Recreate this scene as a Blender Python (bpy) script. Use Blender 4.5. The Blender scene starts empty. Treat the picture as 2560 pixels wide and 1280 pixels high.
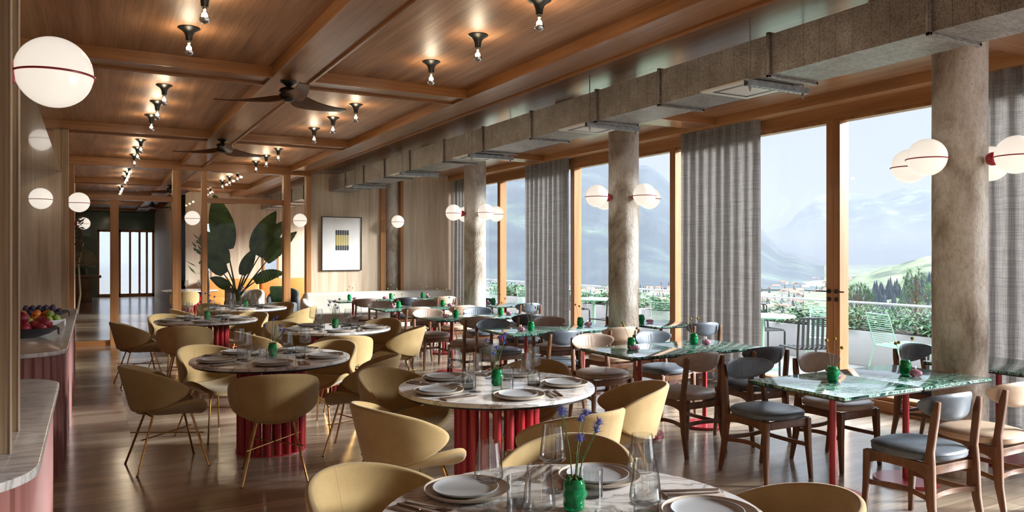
import bpy, math, random
from mathutils import Vector, Matrix
PI = math.pi
sc = bpy.context.scene
C = sc.collection
# ------------------------------------------------------------------ camera
CAMH = 1.57
cam_d = bpy.data.cameras.new('camera')
cam = bpy.data.objects.new('camera', cam_d); C.objects.link(cam)
cam.location = (0, 0, CAMH)
cam.rotation_euler = (PI/2, 0, -math.radians(28.84))
cam_d.sensor_width = 36; cam_d.lens = 36*1911/2560
cam_d.shift_y = -3/2560
cam_d.clip_end = 60000
sc.camera = cam
# ------------------------------------------------------------------ world, sun, exposure
W = bpy.data.worlds.new('sky'); sc.world = W; W.use_nodes = True
nt = W.node_tree; nt.nodes.clear()
out = nt.nodes.new('ShaderNodeOutputWorld'); bg = nt.nodes.new('ShaderNodeBackground')
tc = nt.nodes.new('ShaderNodeTexCoord'); sp = nt.nodes.new('ShaderNodeSeparateXYZ')
rp = nt.nodes.new('ShaderNodeValToRGB'); no = nt.nodes.new('ShaderNodeTexNoise'); mx = nt.nodes.new('ShaderNodeMix')
nt.links.new(tc.outputs['Generated'], sp.inputs[0]); nt.links.new(sp.outputs['Z'], rp.inputs[0])
rp.color_ramp.elements[0].position = 0.0; rp.color_ramp.elements[0].color = (.276, .288, .308, 1)
rp.color_ramp.elements[1].position = .9; rp.color_ramp.elements[1].color = (2.3, 2.6, 3.0, 1)
for p_, c_ in ((.24, (.272, .288, .314, 1)), (.5, (1.6, 1.75, 2.0, 1))):
    e = rp.color_ramp.elements.new(p_); e.color = c_
mx.data_type = 'RGBA'; mx.blend_type = 'MIX'
no.inputs['Scale'].default_value = 2.2; no.inputs['Detail'].default_value = 4
mp = nt.nodes.new('ShaderNodeMapping'); mp.inputs['Scale'].default_value = (1, 1, 4)
nt.links.new(tc.outputs['Generated'], mp.inputs[0]); nt.links.new(mp.outputs[0], no.inputs['Vector'])
r2 = nt.nodes.new('ShaderNodeMapRange'); r2.inputs[1].default_value = .4; r2.inputs[2].default_value = .7; r2.inputs[4].default_value = .6
nt.links.new(no.outputs[0], r2.inputs[0]); nt.links.new(r2.outputs[0], mx.inputs[0])
nt.links.new(rp.outputs[0], mx.inputs[6]); mx.blend_type = 'MULTIPLY'; mx.inputs[7].default_value = (1.1, 1.08, 1.05, 1)
nt.links.new(mx.outputs[2], bg.inputs[0]); bg.inputs[1].default_value = 1.0
nt.links.new(bg.outputs[0], out.inputs[0])
sun_d = bpy.data.lights.new('sun', 'SUN'); sun_d.energy = 8.0; sun_d.angle = math.radians(16); sun_d.color = (1, .98, .955)
sun = bpy.data.objects.new('sun', sun_d); C.objects.link(sun)
sun.rotation_euler = Vector((-.88, .42, -.34)).to_track_quat('-Z', 'Y').to_euler()
sc.view_settings.view_transform = 'Standard'; sc.view_settings.look = 'None'
sc.view_settings.exposure = 1.58; sc.view_settings.gamma = 1; sc.view_settings.use_curve_mapping = False
cy = sc.cycles
cy.max_bounces = 8; cy.diffuse_bounces = 5; cy.glossy_bounces = 3; cy.transmission_bounces = 4
cy.transparent_max_bounces = 24; cy.volume_bounces = 0; cy.caustics_reflective = False; cy.caustics_refractive = False
cy.sample_clamp_indirect = 6; cy.use_adaptive_sampling = True; cy.adaptive_threshold = .02; cy.blur_glossy = .5
pd = bpy.data.lights.new('window_portal', 'AREA'); pd.shape = 'RECTANGLE'; pd.size = 6.3; pd.size_y = 2.85; pd.cycles.is_portal = True
po = bpy.data.objects.new('window_portal', pd); C.objects.link(po); po.location = (4.0, -6.2, 1.57); po.rotation_euler = (-PI/2, 0, PI)  # sampling portal of the opening added behind the camera for fill light
for k in range(7):     # sampling portals in the window openings of the long glazed side
    pd = bpy.data.lights.new('window_portal', 'AREA'); pd.shape = 'RECTANGLE'; pd.size = 2.45; pd.size_y = 2.9
    pd.cycles.is_portal = True
    po = bpy.data.objects.new('window_portal', pd); C.objects.link(po)
    po.location = (7.15, -3.4+2.54*k+1.27, 1.57)
    po.rotation_euler = (PI/2, 0, PI/2)

# ------------------------------------------------------------------ materials
def srgb(h):
    h = h.lstrip('#'); o = []
    for i in (0, 2, 4):
        c = int(h[i:i+2], 16)/255; o.append(c/12.92 if c <= .04045 else ((c+.055)/1.055)**2.4)
    return (*o, 1)
class M:
    """small node-tree builder"""
    def __init__(s, name, rough=.5, metal=0, coat=0, coat_rough=.1, spec=.5):
        s.m = bpy.data.materials.new(name); s.m.use_nodes = True; s.t = s.m.node_tree; s.t.nodes.clear()
        s.o = s.n('OutputMaterial'); s.b = s.n('BsdfPrincipled'); s.l(s.b.outputs[0], s.o.inputs[0])
        s.set('Roughness', rough); s.set('Metallic', metal); s.set('Coat Weight', coat); s.set('Coat Roughness', coat_rough); s.set('Specular IOR Level', spec)
    def n(s, k, **kw):
        x = s.t.nodes.new('ShaderNode'+k)
        for a, b in kw.items(): setattr(x, a, b)
        return x
    def l(s, a, b): s.t.links.new(a, b)
    def set(s, k, v): s.b.inputs[k].default_value = v
    def coord(s, kind='Object', scale=(1, 1, 1), rot=(0, 0, 0)):
        if kind == 'World': src = s.n('NewGeometry').outputs['Position']
        else: src = s.n('TexCoord').outputs[kind]
        m = s.n('Mapping'); m.inputs['Scale'].default_value = scale; m.inputs['Rotation'].default_value = rot
        s.l(src, m.inputs[0]); return m.outputs[0]
    def noise(s, vec, scale=5, detail=4, rough=.5, dist=0):
        x = s.n('TexNoise'); s.l(vec, x.inputs['Vector']); x.inputs['Scale'].default_value = scale
        x.inputs['Detail'].default_value = detail; x.inputs['Roughness'].default_value = rough; x.inputs['Distortion'].default_value = dist
        return x.outputs[0]
    def ramp(s, f, stops):
        x = s.n('ValToRGB'); s.l(f, x.inputs[0]); el = x.color_ramp.elements
        while len(el) < len(stops): el.new(.5)
        for q, (p, c) in zip(el, stops): q.position = p; q.color = srgb(c) if isinstance(c, str) else c
        return x.outputs[0]
    def mix(s, f, a, b, kind='MIX'):
        x = s.n('Mix', data_type='RGBA', blend_type=kind)
        for i, v in ((0, f), (6, a), (7, b)):
            if hasattr(v, 'links') or hasattr(v, 'is_linked'): s.l(v, x.inputs[i])
            elif isinstance(v, str): x.inputs[i].default_value = srgb(v)
            else: x.inputs[i].default_value = v
        return x.outputs[2]
    def color(s, v):
        if isinstance(v, str): s.b.inputs['Base Color'].default_value = srgb(v)
        else: s.l(v, s.b.inputs['Base Color'])
        return s
    def bump(s, h, strength=.2, dist=.01):
        x = s.n('Bump'); x.inputs['Strength'].default_value = strength; x.inputs['Distance'].default_value = dist
        s.l(h, x.inputs['Height']); s.l(x.outputs[0], s.b.inputs['Normal']); return s

def wood(name, dark, mid, light, axis='z', kind='World', scale=1.0, rough=.4, coat=0, cr=.15, grain=.6):
    m = M(name, rough, coat=coat, coat_rough=cr)
    st = {'x': (.25, 4, 4), 'y': (4, .25, 4), 'z': (4, 4, .25)}[axis]
    st2 = {'x': (1.5, 55, 55), 'y': (55, 1.5, 55), 'z': (55, 55, 1.5)}[axis]
    v = m.coord(kind, tuple(q*scale for q in st)); v2 = m.coord(kind, tuple(q*scale for q in st2))
    big = m.noise(v, 1.2, 5, .55, 1.2); fine = m.noise(v2, 1, 3, .6)
    base = m.ramp(big, [(.3, dark), (.5, mid), (.72, light)])
    f = m.ramp(fine, [(.35, (.55, .5, .45, 1)), (.6, (1, 1, 1, 1))])
    m.color(m.mix(grain, base, f, 'MULTIPLY')).bump(fine, .12, .004)
    return m.m
MAT = {}
MAT['ceil_y'] = wood('ceiling_oak_along', '#83593a', '#a17350', '#b88c69', 'y', rough=.5, coat=.0)
MAT['ceil_gloss'] = wood('glossy_ceiling_oak', '#83593a', '#a17350', '#b88c69', 'y', rough=.28, coat=.6, cr=.2)
MAT['ceil_x'] = wood('ceiling_oak_across', '#875628', '#9e6a3c', '#b07c50', 'x', rough=.35, coat=.2)
MAT['beam_y'] = wood('beam_oak_along', '#875628', '#9e6a3c', '#b07c50', 'y', rough=.35, coat=.2)
MAT['wall'] = wood('wall_oak', '#b5a088', '#cbb8a2', '#dbccb9', 'z', rough=.5, grain=.35)
MAT['pier'] = wood('pier_oak', '#a08868', '#b49b7b', '#c2ac8c', 'z', rough=.45, grain=.75)
MAT['frame'] = wood('frame_oak', '#92643a', '#ab784a', '#ba8a5c', 'z', rough=.42, grain=.4)
MAT['frame_y'] = wood('frame_oak_rail', '#92643a', '#ab784a', '#ba8a5c', 'y', rough=.42, grain=.4)
MAT['chair_wood'] = wood('walnut_chair', '#55341f', '#6d462c', '#80583b', 'z', 'Object', 2.2, .38, .15, grain=.5)
MAT['blade'] = wood('fan_blade_walnut', '#4a2f1e', '#5d3c27', '#6f4a30', 'x', 'Object', 2, .35, .3, grain=.5)
MAT['desk'] = wood('rustic_desk', '#5f3c22', '#7b5232', '#946643', 'x', 'Object', 1, .5)
def plain(name, col, rough=.5, metal=0, coat=0, cr=.1, noise=0, ns=40, bump=0):
    m = M(name, rough, metal, coat, cr); m.color(col)
    if noise:
        v = m.coord('Object'); f = m.noise(v, ns, 3)
        c = srgb(col); d = tuple(x*(1-noise) for x in c[:3])+(1,)
        m.color(m.ramp(f, [(.3, d), (.7, c)]))
        if bump: m.bump(f, bump, .003)
    return m.m
MAT['black'] = plain('black_metal', '#15130f', .35)
MAT['black_rail'] = plain('dark_green_grey_metal', '#262a2b', .4)
MAT['red'] = plain('red_lacquer', '#a6202c', .38, coat=.25)
MAT['brass'] = plain('brushed_brass', '#b58d55', .24, 1)
MAT['chrome'] = plain('polished_steel', '#c8c8c8', .12, 1)
MAT['steel'] = plain('galvanised_steel', '#b4b8ba', .42, .7, noise=.35, ns=30)
MAT['white'] = plain('white_paint', '#e6e6e4', .5)
MAT['planter'] = plain('white_planter', '#b8b8bb', .6)
MAT['mint'] = plain('mint_paint', '#9ed3b8', .45)
MAT['deck'] = plain('pale_terrace_paving', '#9d9893', .7, noise=.15, ns=3)
MAT['edge'] = plain('pale_edge_strip', '#d8cdbb', .35)
MAT['plate'] = plain('grey_stoneware', '#a7abb0', .45, coat=.2)
MAT['charger'] = plain('warm_grey_stoneware', '#b3a79a', .5, coat=.1)
MAT['napkin'] = plain('grey_linen_napkin', '#a79b92', .9, noise=.15, ns=300, bump=.2)
MAT['cutlery'] = plain('rose_steel_cutlery', '#a08a80', .2, 1)
MAT['green_wall'] = plain('dark_green_wall', '#14553e', .35, coat=.2)
MAT['bench'] = plain('pale_boucle', '#c9c4bb', .95, noise=.2, ns=120, bump=.6)
MAT['orange'] = plain('orange_leather', '#cf8a45', .5, noise=.1, ns=9)
MAT['greyfab'] = plain('slate_fabric', '#5c6066', .9, noise=.15, ns=200)
MAT['stem'] = plain('leaf_stem', '#44582c', .5)
MAT['dry'] = plain('dried_stem', '#7c6f42', .7)
MAT['ball'] = plain('yellow_craspedia', '#9c8a2c', .9, noise=.3, ns=900)
MAT['thistle'] = plain('blue_thistle', '#7480c8', .8, noise=.3, ns=300)
MAT['rock'] = plain('bowl_stoneware', '#34343a', .35, coat=.4)
MAT['bowl2'] = plain('pale_bowl', '#c9ccd0', .35)
MAT['dryleaf'] = plain('dried_palm', '#cfc2aa', .8)
MAT['bark'] = plain('tree_bark', '#6b5c4a', .9, noise=.3, ns=40)
MAT['soil'] = plain('planter_soil', '#3a2f26', .95)
# fruits
MAT['pom'] = plain('pomegranate_skin', '#a3283a', .35, coat=.3, noise=.3, ns=25)
MAT['persim'] = plain('persimmon_skin', '#d9762a', .35, coat=.3, noise=.2, ns=20)
MAT['plum'] = plain('plum_skin', '#4c3f5e', .55, noise=.3, ns=20)
MAT['melon'] = plain('green_fruit_skin', '#8fa548', .5, noise=.3, ns=30)
MAT['seedred'] = plain('pomegranate_flesh', '#c9414f', .3, coat=.4, noise=.6, ns=120)
def mk():
    # mustard upholstery with a seam line down the middle of every shell
    m = M('mustard_upholstery', .85); m.set('Sheen Weight', .25)
    v = m.coord('Object'); w = m.noise(v, 380, 2); w2 = m.noise(v, 9, 2)
    base = m.ramp(w2, [(.3, '#9f8656'), (.7, '#ad9465')])
    c = m.mix(.35, base, m.ramp(w, [(.35, (.55, .5, .42, 1)), (.65, (1, 1, 1, 1))]), 'MULTIPLY')
    s = m.n('SeparateXYZ'); m.l(v, s.inputs[0]); ab = m.n('Math', operation='ABSOLUTE'); m.l(s.outputs[0], ab.inputs[0])
    lt = m.n('Math', operation='LESS_THAN'); m.l(ab.outputs[0], lt.inputs[0]); lt.inputs[1].default_value = .0012
    sc_ = m.n('Math', operation='MULTIPLY'); m.l(lt.outputs[0], sc_.inputs[0]); sc_.inputs[1].default_value = .5
    c = m.mix(sc_.outputs[0], c, '#5c4424'); m.color(c); m.bump(w, .25, .001); MAT['mustard'] = m.m
    def leather(name, a, b):
        m = M(name, .42, coat=.15, coat_rough=.3); v = m.coord('Object'); f = m.noise(v, 14, 4, .6, .8); g = m.noise(v, 260, 2)
        m.color(m.ramp(f, [(.3, a), (.7, b)])); m.bump(g, .12, .001); return m.m
    MAT['blue'] = leather('slate_blue_leather', '#4a5460', '#5d6874')
    MAT['navy'] = leather('dark_slate_leather', '#33383f', '#434a53')
    MAT['taupe'] = leather('taupe_leather', '#8f7c6e', '#a39083')
    MAT['sand'] = leather('sand_leather', '#b8a08a', '#c5b09b')
    MAT['brownl'] = leather('brown_leather', '#7f6557', '#927768')
    # floor: long boards laid across the room, ends meeting on seams
    m = M('oak_floorboards', .22, coat=.35, coat_rough=.14)
    v = m.coord('World'); br = m.n('TexBrick'); br.offset = 0; br.squash = 1
    mp_ = m.n('Mapping'); mp_.inputs['Location'].default_value = (-.30+2.4*5, 20, 0); m.l(v, mp_.inputs[0]); m.l(mp_.outputs[0], br.inputs['Vector'])
    br.inputs['Scale'].default_value = 1; br.inputs['Brick Width'].default_value = 2.4; br.inputs['Row Height'].default_value = .125
    br.inputs['Mortar Size'].default_value = .0016; br.inputs['Mortar Smooth'].default_value = .3
    br.inputs['Color1'].default_value = (0, 0, 0, 1); br.inputs['Color2'].default_value = (1, 1, 1, 1); br.inputs['Mortar'].default_value = (.5, .5, .5, 1)
    tone = m.ramp(br.outputs['Color'], [(0, '#93816f'), (.45, '#ac9b87'), (1, '#c3b39f')])
    g1 = m.noise(m.coord('World', (.5, 7, 1)), 2.5, 5, .6, .8); g2 = m.noise(m.coord('World', (3, 90, 1)), 1, 3)
    tone = m.mix(.55, tone, m.ramp(g1, [(.3, (.55, .5, .46, 1)), (.65, (1.0, 1, 1, 1))]), 'MULTIPLY')
    tone = m.mix(.3, tone, m.ramp(g2, [(.35, (.6, .55, .5, 1)), (.6, (1, 1, 1, 1))]), 'MULTIPLY')
    tone = m.mix(br.outputs['Fac'], tone, '#5c4535'); m.color(tone); m.bump(g1, .03, .004); MAT['floor'] = m.m
    # marbles
    m = M('white_marble', .16, coat=.3, coat_rough=.08); v = m.coord('Object', (1, 1, 1))
    n1 = m.noise(v, 3.5, 8, .62, 1.6); a = m.n('Math', operation='SUBTRACT'); a.inputs[1].default_value = .5; m.l(n1, a.inputs[0])
    b = m.n('Math', operation='ABSOLUTE'); m.l(a.outputs[0], b.inputs[0])
    vein = m.ramp(b.outputs[0], [(0, '#9a9592'), (.018, '#c4c0bd'), (.06, '#e9e8e9')])
    n2 = m.noise(v, 1.3, 4, .5, .6); m.color(m.mix(.5, vein, m.ramp(n2, [(.35, '#dadadc'), (.6, '#f1f1f2')]), 'MULTIPLY')); MAT['marble'] = m.m
    m = M('grey_veined_marble', .2, coat=.25, coat_rough=.1); v = m.coord('Object', (.8, 3.2, 1), (0, 0, .2))
    n1 = m.noise(v, 3.0, 8, .6, 1.2); a = m.n('Math', operation='SUBTRACT'); a.inputs[1].default_value = .5; m.l(n1, a.inputs[0])
    b = m.n('Math', operation='ABSOLUTE'); m.l(a.outputs[0], b.inputs[0])
    m.color(m.ramp(b.outputs[0], [(0, '#a09d9c'), (.01, '#b9b7b6'), (.045, '#cfcdcc'), (.2, '#dad8d7')])); MAT['marble2'] = m.m
    m = M('green_marble', .09, coat=.25, coat_rough=.03)
    oi = m.n('ObjectInfo'); v0 = m.coord('Object', (1.0, 2.6, 1), (0, 0, .35)); ad = m.n('VectorMath', operation='ADD'); m.l(v0, ad.inputs[0])
    cb = m.n('CombineXYZ'); mu = m.n('Math', operation='MULTIPLY'); m.l(oi.outputs['Random'], mu.inputs[0]); mu.inputs[1].default_value = 37
    m.l(mu.outputs[0], cb.inputs[0]); m.l(mu.outputs[0], cb.inputs[2]); m.l(cb.outputs[0], ad.inputs[1])
    n1 = m.noise(ad.outputs[0], 3.0, 5, .58, 3.2)
    m.color(m.ramp(n1, [(.30, '#0a211e'), (.42, '#143a34'), (.47, '#2c6457'), (.505, '#a9cabb'), (.53, '#1f5248'), (.58, '#12332e'), (.615, '#7fac9c'), (.65, '#163f38'), (.74, '#b9d3c7')])); MAT['gmarble'] = m.m
    # exposed concrete with blow holes
    m = M('raw_concrete', .8); v = m.coord('Object', (1, 1, .55)); big = m.noise(v, 2.4, 7, .62, .5); fin = m.noise(v, 45, 5, .7)
    vo = m.n('TexVoronoi'); m.l(m.coord('Object', (1, 1, 1)), vo.inputs['Vector']); vo.inputs['Scale'].default_value = 26
    ho = m.ramp(vo.outputs['Distance'], [(.06, (.28, .2, .14, 1)), (.16, (1, 1, 1, 1))])
    hm = m.noise(v, 3.5, 2); hmask = m.ramp(hm, [(.45, (0, 0, 0, 1)), (.6, (.7, .7, .7, 1))])
    c = m.ramp(big, [(.33, '#85786a'), (.43, '#b3a99d'), (.52, '#d6d1ca'), (.68, '#ebe9e6')])
    c = m.mix(.5, c, m.ramp(fin, [(.35, (.6, .54, .46, 1)), (.55, (1, 1, 1, 1))]), 'MULTIPLY'); c = m.mix(hmask, c, m.mix(1.0, c, ho, 'MULTIPLY'))
    m.color(c); m.bump(fin, .7, .014); MAT['concrete'] = m.m
    # duct sheet
    m = M('duct_sheet', .45, .35); v = m.coord('World', (1, 1, 1)); f = m.noise(v, 5, 6, .65); g = m.noise(m.coord('World', (1, 3, 3), (0, .6, 0)), 28, 4, .7)
    c = m.ramp(f, [(.3, '#7f7a75'), (.55, '#999693'), (.75, '#b2b1b0')]); c = m.mix(.7, c, m.ramp(g, [(.38, (.35, .3, .26, 1)), (.55, (1, 1, 1, 1))]), 'MULTIPLY')
    s = m.n('SeparateXYZ'); m.l(v, s.inputs[0]); mo = m.n('Math', operation='FRACT'); mm = m.n('Math', operation='MULTIPLY'); m.l(s.outputs[1], mm.inputs[0]); mm.inputs[1].default_value = 8
    m.l(mm.outputs[0], mo.inputs[0]); lt = m.n('Math', operation='LESS_THAN'); m.l(mo.outputs[0], lt.inputs[0]); lt.inputs[1].default_value = .02
    m.color(m.mix(lt.outputs[0], c, '#4a443e')); MAT['duct'] = m.m
    # curtain: woven linen, lets some light through
    m = M('grey_linen_curtain', .95); v = m.coord('World'); a = m.noise(m.coord('World', (1, 1, 60)), 3, 3); b = m.noise(m.coord('World', (60, 60, 1)), 3, 3)
    c = m.mix(.5, m.ramp(a, [(.35, '#686565'), (.65, '#a09b98')]), m.ramp(b, [(.35, '#706c6b'), (.65, '#aaa5a2')]))
    m.color(c); tr = m.n('BsdfTranslucent'); m.l(c, tr.inputs[0]); ms = m.n('MixShader'); ms.inputs[0].default_value = .25
    m.l(m.b.outputs[0], ms.inputs[1]); m.l(tr.outputs[0], ms.inputs[2]); m.l(ms.outputs[0], m.o.inputs[0]); MAT['curtain'] = m.m
    # pink ribbed counter
    MAT['pink'] = plain('dusty_pink_lacquer', '#98655f', .42, coat=.2, noise=.06, ns=4)
    MAT['pinkglass'] = None
    # thin glass: mirror part by Fresnel, the rest passes straight through
    def thin(name, tint=(1, 1, 1, 1), ior=1.45, rough=0.0, boost=0, edge=0):
        m = bpy.data.materials.new(name); m.use_nodes = True; t = m.node_tree; t.nodes.clear()
        o = t.nodes.new('ShaderNodeOutputMaterial'); g = t.nodes.new('ShaderNodeBsdfGlossy'); tr = t.nodes.new('ShaderNodeBsdfTransparent')
        x = t.nodes.new('ShaderNodeMixShader'); ge = t.nodes.new('ShaderNodeNewGeometry'); dp = t.nodes.new('ShaderNodeVectorMath'); dp.operation = 'DOT_PRODUCT'
        t.links.new(ge.outputs['Incoming'], dp.inputs[0]); t.links.new(ge.outputs['Normal'], dp.inputs[1])
        def ma_(op, a, b=None, clamp=False):
            q = t.nodes.new('ShaderNodeMath'); q.operation = op; q.use_clamp = clamp
            for i, v in enumerate((a, b)):
                if v is None: continue
                if isinstance(v, (int, float)): q.inputs[i].default_value = v
                else: t.links.new(v, q.inputs[i])
            return q.outputs[0]
        f0 = ((ior-1)/(ior+1))**2+boost
        k5 = ma_('POWER', ma_('SUBTRACT', 1.0, ma_('ABSOLUTE', dp.outputs['Value']), True), 5.0)
        fac = ma_('ADD', ma_('MULTIPLY', k5, 1-f0), f0, True)
        g.inputs['Roughness'].default_value = rough; tr.inputs[0].default_value = tint
        t.links.new(fac, x.inputs[0])
        if edge:      # longer path through the wall at grazing angles
            mc = t.nodes.new('ShaderNodeMix'); mc.data_type = 'RGBA'; mc.inputs[6].default_value = tint; mc.inputs[7].default_value = (tint[0]*edge, tint[1]*edge, tint[2]*edge, 1)
            t.links.new(ma_('POWER', ma_('SUBTRACT', 1.0, ma_('ABSOLUTE', dp.outputs['Value']), True), 3.0), mc.inputs[0]); t.links.new(mc.outputs[2], tr.inputs[0])
        t.links.new(tr.outputs[0], x.inputs[1]); t.links.new(g.outputs[0], x.inputs[2]); t.links.new(x.outputs[0], o.inputs[0]); return m
    MAT['pane'] = thin('window_glass', (.97, .985, .985, 1), 1.3)
    MAT['ipane'] = thin('partition_glass', (.96, .97, .97, 1), 1.22, 0, 0)
    MAT['drink'] = thin('clear_drinking_glass', (.965, .975, .975, 1), 1.5, 0, .03, .3)
    MAT['smoke'] = thin('smoky_glass_base', (.25, .25, .27, 1), 1.5, .02, .08)
    MAT['picglass'] = thin('picture_glass', (1, 1, 1, 1), 1.4)
    MAT['bulb'] = thin('bulb_glass', (.9, .88, .82, 1), 1.45, 0, .08)
    m = M('green_vase_glass', .05, coat=.3); m.color('#16a862'); m.set('Transmission Weight', .6); m.set('IOR', 1.3); MAT['vase'] = m.m
    m = M('pink_glass', .06); m.color('#c9899f'); m.set('Transmission Weight', .5); MAT['pinkglass'] = m.m
    def emit(name, col, s):
        m = bpy.data.materials.new(name); m.use_nodes = True; t = m.node_tree; t.nodes.clear(); o = t.nodes.new('ShaderNodeOutputMaterial')
        e = t.nodes.new('ShaderNodeEmission'); e.inputs[0].default_value = col; e.inputs[1].default_value = s
        t.links.new(e.outputs[0], o.inputs[0]); return m
    m = M('opal_globe', .25, coat=.5, coat_rough=.1); m.color('#e9e4da'); m.b.inputs['Emission Color'].default_value = (1, .93, .82, 1); m.set('Emission Strength', .26); MAT['globe'] = m.m
    MAT['filament'] = emit('filament', (1, .72, .4, 1), 5)
    MAT['flame'] = emit('candle_flame', (1, .75, .4, 1), 6)
    m = M('abstract_print', .6); v = m.coord('Object'); s = m.n('SeparateXYZ'); m.l(v, s.inputs[0])
    mu = m.n('Math', operation='MULTIPLY'); mu.inputs[1].default_value = 1/.046; m.l(s.outputs[0], mu.inputs[0]); fr = m.n('Math', operation='FRACT'); m.l(mu.outputs[0], fr.inputs[0])
    lt = m.n('Math', operation='LESS_THAN'); m.l(fr.outputs[0], lt.inputs[0]); lt.inputs[1].default_value = .62
    az = m.n('Math', operation='ABSOLUTE'); m.l(s.outputs[2], az.inputs[0]); gt = m.n('Math', operation='GREATER_THAN'); m.l(az.outputs[0], gt.inputs[0]); gt.inputs[1].default_value = .105
    bars = m.mix(gt.outputs[0], m.mix(lt.outputs[0], '#c8c2a4', '#b9a55a'), m.mix(lt.outputs[0], '#8a8d90', '#22252a')); m.color(bars); MAT['print'] = m.m
    MAT['paper'] = plain('white_paper', '#f0efee', .8)
    m = M('banana_leaf', .5); v = m.coord('Object'); f = m.noise(v, 5, 3); m.color(m.ramp(f, [(.3, '#2c4a22'), (.7, '#577a3a')])); m.set('Subsurface Weight', 0)
    MAT['leaf'] = m.m
    m = M('shrub_leaf', .6); f = m.noise(m.coord('World'), 6, 3); m.color(m.ramp(f, [(.3, '#28482a'), (.55, '#477043'), (.75, '#7aa06a')])); MAT['shrub'] = m.m
    m = M('pine_needles', .7); f = m.noise(m.coord('World'), 5, 3); m.color(m.ramp(f, [(.3, '#3d5a44'), (.7, '#6f8f6a')])); MAT['needle'] = m.m
    # far landscape
    m = M('valley_meadow', .9); v = m.coord('World'); f = m.noise(v, .012, 6, .6); g = m.noise(v, .08, 4, .7)
    c = m.ramp(f, [(.36, '#2c362b'), (.44, '#454f3a'), (.5, '#6a7352'), (.62, '#7d8562')]); m.color(m.mix(.35, c, m.ramp(g, [(.4, (.5, .55, .5, 1)), (.6, (1, 1, 1, 1))]), 'MULTIPLY')); MAT['meadow'] = m.m
    m = M('forest_mountain', .95); f = m.noise(v2 := m.coord('World'), .004, 8, .65); s = m.n('SeparateXYZ'); m.l(v2, s.inputs[0])
    c = m.ramp(f, [(.35, '#18222c'), (.52, '#222f38'), (.64, '#3a4841'), (.75, '#5d685c')]); m.color(c); MAT['forest'] = m.m
    m = M('snowy_mountain', .95); f = m.noise(m.coord('World'), .003, 9, .7); s = m.n('SeparateXYZ'); m.l(m.coord('World'), s.inputs[0])
    m.color(m.ramp(f, [(.42, '#2e3a44'), (.55, '#3c4852'), (.62, '#66717b'), (.72, '#9aa2aa')])); MAT['snow'] = m.m
    MAT['house'] = plain('plaster_house', '#b5aea6', .9); MAT['houseroof'] = plain('brown_roof', '#8d6a58', .9)
mk()

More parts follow.
